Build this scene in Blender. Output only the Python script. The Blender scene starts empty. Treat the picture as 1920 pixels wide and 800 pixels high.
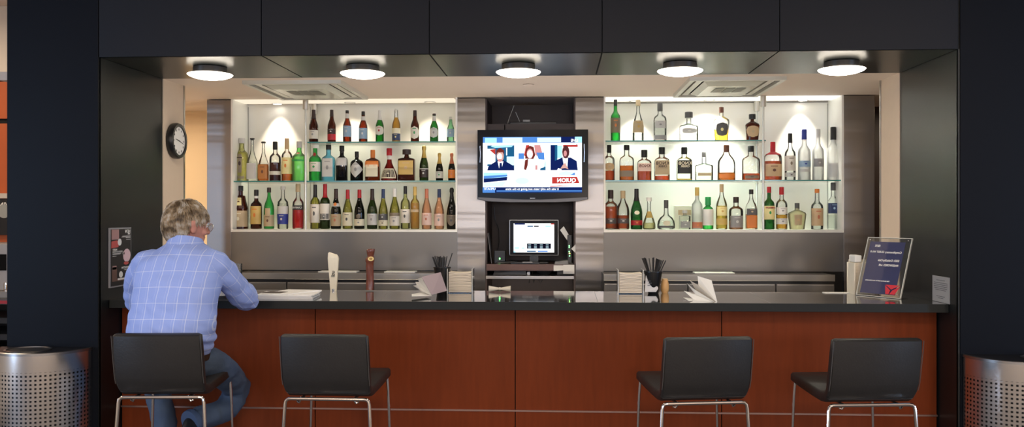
import bpy, bmesh, math, random
from mathutils import Vector, Matrix, noise
random.seed(7)
sc = bpy.context.scene
COL = sc.collection

# ---------------------------------------------------------------- camera, world, light, exposure
HC = 1.523; F = 1650.0
YAW = math.atan(85.0 / F); CY, SY = math.cos(YAW), math.sin(YAW)
cam_d = bpy.data.cameras.new('camera'); cam = bpy.data.objects.new('camera', cam_d); COL.objects.link(cam)
cam_d.sensor_width = 36.0; cam_d.lens = 36.0 * F / 1920.0; cam_d.clip_start = 0.05; cam_d.clip_end = 100
cam.location = (0, 0, HC); cam.rotation_euler = (math.pi / 2, 0, YAW)
sc.camera = cam
sc.view_settings.view_transform = 'Standard'; sc.view_settings.look = 'None'
sc.view_settings.exposure = 0.9; sc.view_settings.gamma = 1.0; sc.view_settings.use_curve_mapping = False
sc.cycles.use_denoising = True
sc.cycles.max_bounces = 10; sc.cycles.transparent_max_bounces = 28
sc.cycles.sample_clamp_indirect = 6.0
W = bpy.data.worlds.new('world'); sc.world = W; W.use_nodes = True
W.node_tree.nodes['Background'].inputs[0].default_value = (0.55, 0.72, 1.0, 1)
W.node_tree.nodes['Background'].inputs[1].default_value = 1.0

def lamp(name, kind, loc, energy, color, rot=(0, 0, 0), **kw):
    d = bpy.data.lights.new(name, kind); d.energy = energy; d.color = color
    for k, v in kw.items(): setattr(d, k, v)
    o = bpy.data.objects.new(name, d); o.location = loc; o.rotation_euler = rot; COL.objects.link(o)
    return o
R = math.radians
WARM = (1.0, 0.80, 0.58); COOL = (0.45, 0.66, 1.0)
# daylight through the lounge windows behind the camera (one area light in each window opening)
WINS = [(-3.6, 1.3), (-1.2, 1.3), (1.4, 1.3), (3.9, 1.3)]
for wx, ww in WINS:
    lamp('window_daylight', 'AREA', (wx, -4.4, 1.90), 11, COOL, (R(90), 0, 0), shape='RECTANGLE', size=ww, size_y=.8)
# side windows of the lounge
lamp('side_window_daylight', 'AREA', (-5.4, 1.2, 1.5), 46, COOL, (R(90), 0, R(-90)), shape='RECTANGLE', size=.45, size_y=2.2)
lamp('side_window_daylight', 'AREA', (5.4, 1.2, 1.5), 46, COOL, (R(90), 0, R(90)), shape='RECTANGLE', size=.45, size_y=2.2)
# lounge ceiling lights (warm panels let into the ceiling)
for lx in (-2.4, 0.2, 2.8):
    for ly in (-2.6, 0.6):
        lamp('lounge_ceiling_light', 'AREA', (lx, ly, 3.17), 24, WARM, (0, 0, 0), shape='RECTANGLE', size=.6, size_y=.6)

# added warm fill points behind the camera, brightening ceiling, steel and cherry
for lx, ly in ((-2.6, -1.6), (0.6, -2.4), (3.0, -1.4)):
    lamp('lounge_fill_light', 'POINT', (lx, ly, 1.72), 38, (1, .76, .52), shadow_soft_size=.16)

# added upward fill under the counter's back edge, brightening the bar ceiling
lamp('under_counter_fill', 'AREA', (-.2, 5.22, .55), 11, (1, .84, .68), (R(180 - 12), 0, 0), shape='RECTANGLE', size=3.4, size_y=.08)

def ray(px, py):
    u = (px - 960) / F; v = (400 - py) / F
    return (-SY + u * CY, CY + u * SY, v)
def P(px, py, D):
    x, y, z = ray(px, py); t = D / y
    return Vector((t * x, D, HC + t * z))
def X(px, D): return P(px, 400, D).x
def Z(px, py, D): return P(px, py, D).z
def S(px, n, D):
    return n / F * D / ray(px, 400)[1]

# ---------------------------------------------------------------- materials
MATS = {}
def pm(name, col, rough=0.5, metal=0.0, var=0.0, vscale=20, vstretch=(1, 1, 1), bump=0.0, bscale=60, emis=None, es=0, spec=0.5, aniso=0.0, coat=0.0, col2=None):
    if name in MATS: return MATS[name]
    m = bpy.data.materials.new(name); m.use_nodes = True; nt = m.node_tree; b = nt.nodes['Principled BSDF']
    b.inputs['Base Color'].default_value = (*col, 1); b.inputs['Roughness'].default_value = rough
    b.inputs['Metallic'].default_value = metal; b.inputs['Specular IOR Level'].default_value = spec
    if coat: b.inputs['Coat Weight'].default_value = coat; b.inputs['Coat Roughness'].default_value = .08
    if emis: b.inputs['Emission Color'].default_value = (*emis, 1); b.inputs['Emission Strength'].default_value = es
    if aniso:
        b.inputs['Anisotropic'].default_value = aniso
        t = nt.nodes.new('ShaderNodeCombineXYZ'); t.inputs[0].default_value = 1.0
        nt.links.new(t.outputs[0], b.inputs['Tangent'])
    if var or bump:
        tc = nt.nodes.new('ShaderNodeTexCoord'); mp = nt.nodes.new('ShaderNodeMapping'); mp.inputs['Scale'].default_value = vstretch
        nt.links.new(tc.outputs['Object'], mp.inputs[0])
    if var:
        n = nt.nodes.new('ShaderNodeTexNoise'); n.inputs['Scale'].default_value = vscale; n.inputs['Detail'].default_value = 6
        nt.links.new(mp.outputs[0], n.inputs['Vector'])
        mr = nt.nodes.new('ShaderNodeMix'); mr.data_type = 'RGBA'
        c2 = col2 or tuple(max(0, c * (1 - var)) for c in col)
        mr.inputs[6].default_value = (*[min(1, c * (1 + var)) for c in col], 1) if not col2 else (*col, 1)
        mr.inputs[7].default_value = (*c2, 1)
        nt.links.new(n.outputs[0], mr.inputs[0]); nt.links.new(mr.outputs[2], b.inputs['Base Color'])
    if bump:
        n2 = nt.nodes.new('ShaderNodeTexNoise'); n2.inputs['Scale'].default_value = bscale; n2.inputs['Detail'].default_value = 3
        nt.links.new(mp.outputs[0], n2.inputs['Vector'])
        bp = nt.nodes.new('ShaderNodeBump'); bp.inputs['Strength'].default_value = bump; bp.inputs['Distance'].default_value = .01
        nt.links.new(n2.outputs[0], bp.inputs['Height']); nt.links.new(bp.outputs[0], b.inputs['Normal'])
    MATS[name] = m; return m

def glassm(name, col, body=0.06, gl=1.0, rough=0.03):
    """thin glass: tinted see-through, fresnel gloss and a little tinted scatter"""
    if name in MATS: return MATS[name]
    m = bpy.data.materials.new(name); m.use_nodes = True; nt = m.node_tree; nt.nodes.clear(); L = nt.links
    out = nt.nodes.new('ShaderNodeOutputMaterial'); tr = nt.nodes.new('ShaderNodeBsdfTransparent')
    lw = nt.nodes.new('ShaderNodeLayerWeight'); lw.inputs[0].default_value = .35
    mc = nt.nodes.new('ShaderNodeMix'); mc.data_type = 'RGBA'
    mc.inputs[6].default_value = (*col, 1); mc.inputs[7].default_value = (*[(c ** 2) * (.72 if min(col) > .8 else .45) for c in col], 1)
    pw = nt.nodes.new('ShaderNodeMath'); pw.operation = 'POWER'; pw.inputs[1].default_value = 2.8
    L.new(lw.outputs['Facing'], pw.inputs[0]); L.new(pw.outputs[0], mc.inputs[0]); L.new(mc.outputs[2], tr.inputs[0])
    df = nt.nodes.new('ShaderNodeBsdfDiffuse'); df.inputs[0].default_value = (*col, 1)
    tl = nt.nodes.new('ShaderNodeBsdfTranslucent'); tl.inputs[0].default_value = (*col, 1)
    m0 = nt.nodes.new('ShaderNodeMixShader'); m0.inputs[0].default_value = .5; L.new(df.outputs[0], m0.inputs[1]); L.new(tl.outputs[0], m0.inputs[2])
    m1 = nt.nodes.new('ShaderNodeMixShader'); m1.inputs[0].default_value = body; L.new(tr.outputs[0], m1.inputs[1]); L.new(m0.outputs[0], m1.inputs[2])
    g = nt.nodes.new('ShaderNodeBsdfGlossy'); g.inputs['Roughness'].default_value = rough
    fr = nt.nodes.new('ShaderNodeFresnel'); fr.inputs[0].default_value = 1.5
    mu = nt.nodes.new('ShaderNodeMath'); mu.operation = 'MULTIPLY'; mu.inputs[1].default_value = gl; L.new(fr.outputs[0], mu.inputs[0])
    m2 = nt.nodes.new('ShaderNodeMixShader'); L.new(mu.outputs[0], m2.inputs[0]); L.new(m1.outputs[0], m2.inputs[1]); L.new(g.outputs[0], m2.inputs[2])
    L.new(m2.outputs[0], out.inputs[0]); MATS[name] = m; return m

def emit(name, col, s):
    if name in MATS: return MATS[name]
    m = bpy.data.materials.new(name); m.use_nodes = True; nt = m.node_tree; nt.nodes.clear()
    o = nt.nodes.new('ShaderNodeOutputMaterial'); e = nt.nodes.new('ShaderNodeEmission'); e.inputs[0].default_value = (*col, 1); e.inputs[1].default_value = s
    nt.links.new(e.outputs[0], o.inputs[0]); MATS[name] = m; return m

COLUMN = pm('black_column_panel', (.0040, .0052, .0088), .45, var=.12, vscale=90, spec=.10)
LAMINATE = pm('black_laminate', (.0060, .0074, .0120), .45, var=.12, vscale=90, spec=.22)
LAMIN_G = pm('dark_metal_panel', (.021, .024, .025), .33, .45, var=.12, vscale=60, vstretch=(8, 8, .3))
SEAM = pm('seam_black', (.002, .002, .002), .8)
CHERRY = pm('cherry_veneer', (.175, .034, .009), .5, var=.22, vscale=9, vstretch=(5, 5, .5), spec=.11)
GRANITE = pm('black_granite', (.014, .015, .014), .04, var=.5, vscale=260, spec=1.0, coat=1.0)
STEEL = pm('brushed_steel', (.27, .242, .215), .29, 1.0, aniso=.9, bump=1.0, bscale=3.0, vstretch=(.10, .10, 1.15))
STEEL2 = pm('satin_steel_panel', (.20, .187, .168), .42, 1.0, aniso=.7, bump=.04, bscale=2)
STEEL3 = pm('plain_steel', (.45, .43, .41), .3, 1.0)
CHROME = pm('chrome', (.75, .72, .70), .1, 1.0)
WPLASTER = pm('beige_plaster', (.62, .50, .38), .8, var=.04)
CEILM = pm('cream_ceiling_paint', (.72, .62, .54), .7, var=.03, vscale=3)
BACKW = pm('white_back_panel', (.80, .79, .74), .30, var=.02, vscale=4)
WALNUT = pm('dark_walnut', (.030, .015, .012), .45, var=.2, vscale=12, vstretch=(1, 1, 6))
BLACKP = pm('black_plastic', (.010, .010, .011), .3)
BLACKG = pm('gloss_black', (.004, .004, .005), .2, spec=.16)
WHITE = pm('white_paper', (.85, .84, .80), .6)

# ---------------------------------------------------------------- builders
class B:
    def __init__(s): s.bm = bmesh.new(); s.mi = 0
    def _m(s, fs):
        for f in fs: f.material_index = s.mi
    def box(s, x0, x1, y0, y1, z0, z1, bev=0.0, M=None):
        vs = [s.bm.verts.new(Vector((x, y, z))) for x in (x0, x1) for y in (y0, y1) for z in (z0, z1)]
        fs = [s.bm.faces.new([vs[i] for i in q]) for q in ((0, 1, 3, 2), (4, 6, 7, 5), (0, 4, 5, 1), (2, 3, 7, 6), (0, 2, 6, 4), (1, 5, 7, 3))]
        s._m(fs)
        if bev:
            es = list({e for f in fs for e in f.edges})
            r = bmesh.ops.bevel(s.bm, geom=es, offset=bev, segments=2, affect='EDGES', profile=.6)
            s._m(r['faces']); vs = list({v for f in r['faces'] for v in f.verts} | {v for v in vs if v.is_valid})
        if M is not None:
            for v in vs: v.co = M @ v.co
        return s
    def rings(s, rs, cap=True, closed=True):
        """rs: list of rings (lists of 3D points, same count)"""
        R_ = [[s.bm.verts.new(Vector(p)) for p in r] for r in rs]; n = len(R_[0])
        for a, b in zip(R_, R_[1:]):
            for i in range(n if closed else n - 1):
                j = (i + 1) % n
                s._m([s.bm.faces.new((a[i], a[j], b[j], b[i]))])
        if cap and closed:
            s._m([s.bm.faces.new(list(reversed(R_[0]))), s.bm.faces.new(R_[-1])])
        return s
    def lathe(s, prof, c=(0, 0, 0), n=20, M=None):
        rs = []
        for r, z in prof:
            rr = [Vector((max(r, 1e-4) * math.cos(2 * math.pi * i / n), max(r, 1e-4) * math.sin(2 * math.pi * i / n), z)) for i in range(n)]
            if M is not None: rr = [M @ p for p in rr]
            rs.append([p + Vector(c) for p in rr])
        return s.rings(rs)
    def tube(s, pts, r, n=8, caps=True, ry=None):
        """pts: path; r: radius or list; ry: second radius (list) for flat sections"""
        pts = [Vector(p) for p in pts]; k = len(pts)
        rr = r if isinstance(r, (list, tuple)) else [r] * k
        r2 = rr if ry is None else ry
        up = None; rs = []
        for i, p in enumerate(pts):
            t = (pts[min(i + 1, k - 1)] - pts[max(i - 1, 0)]).normalized()
            if up is None:
                up = Vector((0, 0, 1)) if abs(t.z) < .9 else Vector((0, 1, 0))
            a = t.cross(up)
            if a.length < 1e-4: a = t.cross(Vector((1, 0, 0)))
            a.normalize(); b = a.cross(t).normalized(); up = b
            rs.append([p + a * rr[i] * math.cos(2 * math.pi * j / n) + b * r2[i] * math.sin(2 * math.pi * j / n) for j in range(n)])
        return s.rings(rs, cap=caps)
    def slab(s, pts, t, bev=0):
        """thin plate: planar polygon pts with thickness t along its normal"""
        pts = [Vector(p) for p in pts]
        nn = (pts[1] - pts[0]).cross(pts[2] - pts[0]).normalized() * t
        return s.rings([pts, [p + nn for p in pts]])
    def sphere(s, c, r, n=16, m=10, M=None):
        rx, ry, rz = r if isinstance(r, (tuple, list)) else (r, r, r)
        rs = []
        for i in range(m + 1):
            a = math.pi * i / m; q = max(math.sin(a), 1e-3)
            ring = [Vector((rx * q * math.cos(2 * math.pi * j / n), ry * q * math.sin(2 * math.pi * j / n), -rz * math.cos(a))) for j in range(n)]
            if M is not None: ring = [M @ p for p in ring]
            rs.append([p + Vector(c) for p in ring])
        return s.rings(rs)
    def build(s, name, mat, parent=None, smooth=False, loc=None, angle=35):
        me = bpy.data.meshes.new(name)
        bmesh.ops.recalc_face_normals(s.bm, faces=s.bm.faces); s.bm.to_mesh(me); s.bm.free()
        for m in (mat if isinstance(mat, (list, tuple)) else [mat]): me.materials.append(m)
        if smooth:
            me.polygons.foreach_set('use_smooth', [True] * len(me.polygons))
            try: me.set_sharp_from_angle(angle=R(angle))
            except Exception: pass
        o = bpy.data.objects.new(name, me); COL.objects.link(o)
        if parent: o.parent = parent
        if loc is not None: o.location = loc
        return o

def tag(o, label=None, cat=None, group=None, kind=None):
    if label: o['label'] = label
    if cat: o['category'] = cat
    if group: o['group'] = group
    if kind: o['kind'] = kind
    return o
def empty(name, loc, label, cat, group=None, rz=0):
    o = bpy.data.objects.new(name, None); COL.objects.link(o); o.location = loc; o.rotation_euler = (0, 0, rz)
    o.empty_display_size = .1
    return tag(o, label, cat, group)
def struct(o): o['kind'] = 'structure'; return o
def BX(*a, **k): return B().box(*a, **k)
def copy_tree(o, parent=None):
    c = o.copy(); COL.objects.link(c)
    if parent: c.parent = parent
    for ch in list(o.children): copy_tree(ch, c)
    return c

def text(name, s, size, mat, parent, M, mirror=True, align='CENTER', bold=0.0, ext=.0003):
    """lettering as a mesh; mirrored left-right as it stands in the photo; M places its XY plane"""
    cu = bpy.data.curves.new(name, 'FONT'); cu.body = s; cu.size = size; cu.align_x = align; cu.align_y = 'CENTER'; cu.extrude = ext; cu.offset = bold; cu.resolution_u = 2
    o = bpy.data.objects.new(name, cu); COL.objects.link(o)
    dg = bpy.context.evaluated_depsgraph_get(); dg.update()
    me = bpy.data.meshes.new_from_object(o.evaluated_get(dg)); bpy.data.objects.remove(o)
    Mx = Matrix.Diagonal((-1 if mirror else 1, 1, 1, 1))
    me.transform(M @ Mx)
    if mirror: me.flip_normals()
    me.materials.clear(); me.materials.append(mat); me.name = name
    t = bpy.data.objects.new(name, me); COL.objects.link(t); t.parent = parent
    return t
def face_cam(x, y, z):  # plane standing upright and facing -Y
    return Matrix.Translation((x, y, z)) @ Matrix.Rotation(math.pi / 2, 4, 'X')
# ---------------------------------------------------------------- setting
D0, DC, DP, DB = 4.40, 4.50, 4.63, 5.13     # portal front, counter front edge, panel face, portal back
XL, XR = X(185, D0), X(1797, D0)
ZS = 2.325                                   # soffit height = bar ceiling height
ZL = 3.2
DN, DNB = 6.06, 6.37                         # bottle niche front and back
ZC = 1.07
def seam(mesh_b, *a): mesh_b.mi = 1; mesh_b.box(*a); mesh_b.mi = 0

# header (front fascia) with its panel seams, and the soffit
sx = [490, 805, 1129, 1462]
b = B(); xs = [XL] + [X(p, D0) for p in sx] + [XR]
for a, c in zip(xs, xs[1:]): b.box(a + .002, c - .002, D0, D0 + .02, ZS, ZL, .0015)
b.mi = 1; b.box(XL, XR, D0 + .012, D0 + .03, ZS + .004, ZL)
struct(b.build('wall_front', [LAMINATE, SEAM]))
b = B()
for a, c in zip(xs, xs[1:]): b.box(a + .004, c - .004, D0 + .001, DB, ZS, ZS + .012)
b.mi = 1; b.box(XL, XR, D0 + .03, DB, ZS + .004, ZS + .03)
struct(b.build('trim_1', [LAMIN_G, SEAM]))
BX(XL, XR, D0 + .03, DB, ZS + .05, ZS + .06).build('trim_2', SEAM)['kind'] = 'structure'
# portal columns
xcl = X(13, D0)
b = BX(xcl, XL - .003, D0, D0 + .02, 0, ZL, .002)
b.mi = 1; b.box(XL - .003, XL, D0 + .006, D0 + .02, 0, ZL); b.mi = 0
b.box(xcl, XL - .012, D0 + .02, DB, 0, ZL)
struct(b.build('wall_left', [COLUMN, SEAM]))
b = BX(XR + .009, 3.6, D0, D0 + .02, 0, ZL, .002)
b.mi = 1; b.box(XR, XR + .009, D0 + .006, D0 + .02, 0, ZL); b.mi = 0
b.box(XR + .012, 3.6, D0 + .02, DB, 0, ZL)
struct(b.build('wall_right', [COLUMN, SEAM]))
BX(XL - .012, XL, D0 + .004, DB, 0, ZS).build('trim_3', LAMIN_G)['kind'] = 'structure'
BX(XR, XR + .012, D0 + .004, DB, 0, ZS).build('trim_4', LAMIN_G)['kind'] = 'structure'
# side walls of the bar room behind the portal, with metal corner strips
DE = 5.41
b = BX(XL - .4, XL + .005, DB, DE, 0, ZS + .1); struct(b.build('wall_bar_left', WPLASTER))
b = BX(XR - .005, XR + .4, DB, DE, 0, ZS + .1); struct(b.build('wall_bar_right', WPLASTER))
BX(XL - .03, XL + .010, DE, DE + .018, 0, ZS).build('trim_5', STEEL3)['kind'] = 'structure'
BX(XR - .010, XR + .03, DE, DE + .018, 0, ZS).build('trim_6', STEEL3)['kind'] = 'structure'
# corridor behind: back wall and ends
YW = pm('warm_cream_wall', (.72, .56, .36), .8)
BX(-3.36, XL + .9, 6.74, 6.80, 0, ZS + .1).build('wall_back_left', YW)['kind'] = 'structure'
BX(XL + .9, 4.2, 6.74, 6.80, 0, ZS + .1).build('wall_back', WALNUT)['kind'] = 'structure'
BX(-3.36, -3.30, DE, 6.74, 0, ZS + .1).build('wall_corridor_left', YW)['kind'] = 'structure'
BX(3.2, 3.26, DE, 6.74, 0, ZS + .1).build('wall_corridor_right', WPLASTER)['kind'] = 'structure'
# bar ceiling
BX(-3.36, 3.3, DB, 6.78, ZS, ZS + .05).build('ceiling_bar', CEILM)['kind'] = 'structure'
BX(XL, XR, 4.75, 6.0, 0, .012).build('floor_bar', pm('pale_bar_tiles', (.55, .50, .44), .5, var=.1, vscale=5))['kind'] = 'structure'
# lounge shell
FLOORM = pm('grey_carpet', (.10, .09, .085), .95, var=.3, vscale=40)
BX(-5.6, 5.6, -4.6, 7.0, -.06, 0).build('floor', FLOORM)['kind'] = 'structure'
BX(-5.6, 5.6, -4.6, 7.6, ZL, ZL + .06).build('ceiling', CEILM)['kind'] = 'structure'
CR = pm('cream_wall_paint', (.55, .50, .43), .8)
b = B(); x0 = -5.6
for wx, ww in WINS:
    b.box(x0, wx - ww / 2, -4.6, -4.5, 0, ZL); b.box(wx - ww / 2, wx + ww / 2, -4.6, -4.5, 0, 1.45); b.box(wx - ww / 2, wx + ww / 2, -4.6, -4.5, 2.35, ZL); x0 = wx + ww / 2
b.box(x0, 5.6, -4.6, -4.5, 0, ZL); struct(b.build('wall_rear', CR))
for i, (wx, ww) in enumerate(WINS):
    b = B()
    for fx in (wx - ww / 2, wx - .02, wx + ww / 2 - .04): b.box(fx, fx + .04, -4.58, -4.52, 1.45, 2.35)
    for fz in (1.45, 2.31): b.box(wx - ww / 2, wx + ww / 2, -4.58, -4.52, fz, fz + .04)
    struct(b.build('window_%d' % (i + 1), STEEL3))
for sgn, nm in ((-1, 'wall_lounge_left'), (1, 'wall_lounge_right')):
    b = B()
    xa, xb = sorted((sgn * 5.5, sgn * 5.6))
    b.box(xa, xb, -4.6, .8, 0, ZL); b.box(xa, xb, 1.6, 7.6, 0, ZL); b.box(xa, xb, .8, 1.6, 0, .35); b.box(xa, xb, .8, 1.6, 2.65, ZL)
    struct(b.build(nm, CR))
BX(3.6, 5.6, D0 + .1, D0 + .2, 0, ZL).build('wall_front_right', CR)['kind'] = 'structure'
# back of the room to the left of the column: cherry wainscot, white wall
DW = 6.9
ZW = Z(6, 151, DW); ZW2 = Z(6, 227, DW); ZW3 = Z(6, 361, DW)
WR = pm('off_white_wall', (.78, .70, .60), .8); CH2 = pm('orange_cherry_panel', (.50, .105, .025), .45, var=.15, vscale=8, vstretch=(1, 1, .4))
b = BX(-5.6, -3.62, DW, DW + .05, ZW, ZL); b.mi = 1
b.box(-5.6, -3.62, DW - .01, DW + .05, ZW2 + .02, ZW - .01); b.box(-5.6, -3.62, DW - .01, DW + .05, 0, ZW2 - .02)
b.mi = 2; b.box(-5.6, -3.62, DW + .01, DW + .05, 0, ZW)
struct(b.build('wall_far_left', [WR, CH2, SEAM]))
lamp('side_hall_light', 'AREA', (-4.6, 5.6, 3.1), 14, WARM, (0, 0, 0), shape='RECTANGLE', size=.8, size_y=.8)

# ---------------------------------------------------------------- bar front and counter
b = B(); DPX0, DPX1 = X(228, DP), X(1757, DP)
ps = [DPX0] + [X(p, DP) for p in (591, 966, 1353)] + [DPX1]
for a, c in zip(ps, ps[1:]): b.box(a + .0025, c - .0025, DP, DP + .02, .10, ZC - .05, .001)
t = empty('bar_cabinet', (0, 0, 0), 'cherry wood panelled front of the bar, dark seams between four wide panels', 'bar')
b.build('cherry_panel', CHERRY, t)
BX(XL + .002, XR - .002, DP + .016, DP + .06, 0, ZC - .05).build('carcass', SEAM, t)
BX(XL + .002, XR - .002, DP + .02, DP + .06, 0, .1).build('plinth', BLACKP, t)
zr = Z(1000, 769.5, DP)
BX(DPX0, DPX1, DP - .008, DP + .002, zr - .0045, zr + .0045).build('inlay_strip', pm('copper_steel_strip', (.5, .32, .27), .35, 1.0), t)
t = empty('bar_counter', (0, DC, 0), 'long polished black granite bar top above the cherry panels', 'counter')
b = BX(XL + .003, XR - .003, DC + .004, 5.15, ZC - .042, ZC, .001)
b.mi = 1
for pa, pb in ((1405, 1445), (1114, 1121), (730, 712), (470, 430)):
    ya, yb = DC + .001, 5.149
    xa, xb = X(pb, ya), X(pa, yb)
    b.slab([(xa, ya, ZC + .0001), (xa + .0015, ya, ZC + .0001), (xb + .0015, yb, ZC + .0001), (xb, yb, ZC + .0001)], .0001)
o = b.build('granite_slab', [GRANITE, pm('counter_joint', (.10, .10, .095), .4)], t); o.location = (0, -DC, 0)
o = BX(XL + .003, XR - .003, DC, DC + .004, ZC - .042, ZC, .001).build('honed_front_edge', pm('honed_granite', (.014, .016, .015), .55, spec=.3), t); o.location = (0, -DC, 0)

# ---------------------------------------------------------------- soffit lamps
def soffit_lamp(px, py, lab):
    D = 4.73; x = X(px, D)
    t = empty('ceiling_lamp', (x, D, ZS), lab, 'ceiling lamp', 'round lamps under the soffit')
    B().lathe([(.088, -.002), (.090, -.004), (.090, -.032), (.086, -.034)], n=32).build('canister', pm('lamp_canister', (.05, .045, .042), .4, .6), t, True)
    B().lathe([(.02, -.034), (.117, -.0395), (.117, -.0405), (.02, -.036)], n=40).build('upper_dish', emit('lamp_dish_glow', (1, .88, .70), 2.2), t, True)
    B().lathe([(.02, -.0365), (.119, -.0410), (.120, -.043), (.112, -.050), (.085, -.060), (.05, -.067), (.0, -.069)], n=40).build('glass_disc', emit('lamp_glow', (1, .90, .76), 10), t, True)
for px, py, lab in ((394, 134, 'glowing white disc lamp, leftmost of the five under the black soffit, above the wall clock'),
                    (680, 132, 'glowing white disc lamp, second from the left, in front of the left ceiling cassette'),
                    (972, 131, 'glowing white disc lamp in the middle of the soffit, above the television'),
                    (1275, 125, 'glowing white disc lamp, second from the right under the soffit, beside the right ceiling cassette'),
                    (1578, 124, 'glowing white disc lamp, rightmost of the five under the black soffit')):
    soffit_lamp(px, py, lab)

# ---------------------------------------------------------------- ceiling cassettes
CASM = pm('cassette_plastic', (.58, .57, .50), .3)
def cassette(px0, px1, D_a, D_b, lab):
    xa, xb = X(px0, D_b), X(px1, D_b)
    xm, ym = (xa + xb) / 2, (D_a + D_b) / 2; h = (xb - xa) / 2; d = (D_b - D_a) / 2
    t = empty('air_conditioner', (xm, ym, ZS), lab, 'air conditioner', 'ceiling air cassettes')
    b = B()
    def ringbox(x, y, w, z0, z1):
        b.box(-x, x, -y, -y + w, z0, z1); b.box(-x, x, y - w, y, z0, z1); b.box(-x, -x + w, -y + w, y - w, z0, z1); b.box(x - w, x, -y + w, y - w, z0, z1)
    ringbox(h, d, .028, -.022, 0)
    b.build('frame', CASM, t)
    b = B(); ringbox(h - .050, d - .050, .036, -.014, -.003); b.build('louver', CASM, t)
    b = BX(-h + .02, h - .02, -d + .02, d - .02, -.003, -.001); b.build('air_slot', SEAM, t)
    b = B()
    hi, di = h - .1, d - .1
    b.rings([[(-hi, -di, -.012), (hi, -di, -.012), (hi, di, -.012), (-hi, di, -.012)], [(-hi * .82, -di * .8, -.034), (hi * .82, -di * .8, -.034), (hi * .82, di * .8, -.034), (-hi * .82, di * .8, -.034)]])
    b.build('intake_panel', pm('cassette_panel', (.55, .56, .48), .25, bump=.25, bscale=9), t)
    b = B()
    for i in range(3): b.box(-hi * .5 + i * hi * .36, -hi * .5 + i * hi * .36 + hi * .3, -di * .55, di * .1, -.037, -.0345)
    b.build('intake_grille', pm('grille_grey', (.18, .18, .15), .5), t)
cassette(528, 690, 5.22, 5.98, 'white ceiling air conditioner cassette on the left, before the beer bottle shelf')
cassette(1262, 1420, 5.22, 5.98, 'white ceiling air conditioner cassette on the right, beside the fourth disc lamp')

# smoke detector
o = B().lathe([(.034, 0), (.034, -.002), (.028, -.005), (.0, -.006)], n=24).build('ceiling_sensor', CEILM, None, True, loc=P(991, 166, 5.47).xy.to_3d() + Vector((0, 0, ZS - .003)))
tag(o, 'small flat round sensor plate on the ceiling above the television', 'sensor')

# ---------------------------------------------------------------- back bar: pillars, niches
def pillar(p0, p1, lab, depth=.5):
    xa, xb = X(p0, DN), X(p1, DN)
    o = BX(0, xb - xa, 0, depth, 0, ZS - .006, .002).build('steel_pillar', STEEL, None, loc=(xa, DN, 0))
    tag(o, lab, 'pillar', 'stainless pillars of the back bar')
pillar(388, 433, 'brushed steel pillar at the left end of the back bar, beside the yellow doorway', .66)
pillar(857.5, 910, 'brushed steel pillar between the champagne bottles and the television')
pillar(1079, 1132, 'brushed steel pillar between the television and the right bottle shelves')
pillar(1582, 1640, 'brushed steel pillar at the right end of the back bar', .66)
ZT, ZM, ZB = Z(715, 265, DN + .02), Z(640, 338.5, DN + .02), Z(640, 430, DN)
ZPB = Z(640, 506, DN)   # lower edge of the steel panels
def niche(p0, p1, nm, side):
    xa, xb = X(p0, DN), X(p1, DN)
    t = empty('display_niche', ((xa + xb) / 2, DN, ZB), nm, 'display case', None)
    w = (xb - xa) / 2
    BX(-w, w, DNB - DN, DNB - DN + .03, -.03, ZS - ZB).build('back_panel', BACKW, t)
    BX(-w - .0, -w + .012, 0, DNB - DN, 0, ZS - ZB).build('side_panel', BACKW, t)
    BX(w - .012, w, 0, DNB - DN, 0, ZS - ZB).build('side_panel', BACKW, t)
    b = BX(-w, w, DNB - DN - .003, DNB - DN, Z((p0 + p1) / 2, 193, DNB) - ZB, Z((p0 + p1) / 2, 193, DNB) - ZB + .006)
    sxx = w - .015 if side > 0 else -w + .012
    b.box(sxx, sxx + .003, DNB - DN - .004, DNB - DN, 0, ZS - ZB - .02)
    pz = X(581, DNB - .01) if side < 0 else X(1432, DNB - .01); pz -= (xa + xb) / 2
    b.box(pz, pz + .002, DNB - DN - .004, DNB - DN, 0, ZS - ZB - .02)
    b.build('panel_joint', pm('joint_grey', (.2, .2, .18), .5), t)
    BX(-w, w, -.002, DNB - DN, -.018, 0, .002).build('base_ledge', pm('white_ledge', (.85, .84, .78), .3), t)
    BX(-w, w, .004, .02, ZPB - ZB, -.018).build('steel_panel', STEEL2, t)
    BX(-w, w, .02, .3, -.6, -.03).build('carcass', BLACKP, t)
    return t
niche(433, 857.5, 'lit white niche on the left holding beer, gin and wine bottles', -1)
niche(1132, 1582, 'brightly lit white niche on the right holding whiskey and vodka bottles', 1)
# glass shelves
SG = glassm('shelf_glass', (.93, .985, .965), .02, .8)
SE = pm('shelf_glass_edge', (.03, .20, .19), .15, spec=.8)
def shelf(pa, pb, z, lab):
    xa, xb = X(pa, DN + .02), X(pb, DN + .02)
    t = empty('glass_shelf', ((xa + xb) / 2, DN + .02, z), lab, 'shelf', 'glass bottle shelves'); w = (xb - xa) / 2
    BX(-w, w, .003, DNB - DN - .024, -.009, 0).build('glass_pane', SG, t)
    o = BX(-w, w, 0, .003, -.009, 0).build('front_edge', SE, t); o['label'] = 'green polished edge'
shelf(576, 857, ZT, 'short glass shelf under the row of beer bottles')
shelf(434, 857, ZM, 'long glass shelf on the left under the gin and liqueur bottles')
shelf(1132.5, 1436, ZT, 'short glass shelf at the upper right under the tequila bottles')
shelf(1132.5, 1581, ZM, 'long glass shelf on the right under the bourbon and vodka bottles')
ROD = pm('rod_steel', (.55, .52, .46), .4, .5)
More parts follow.
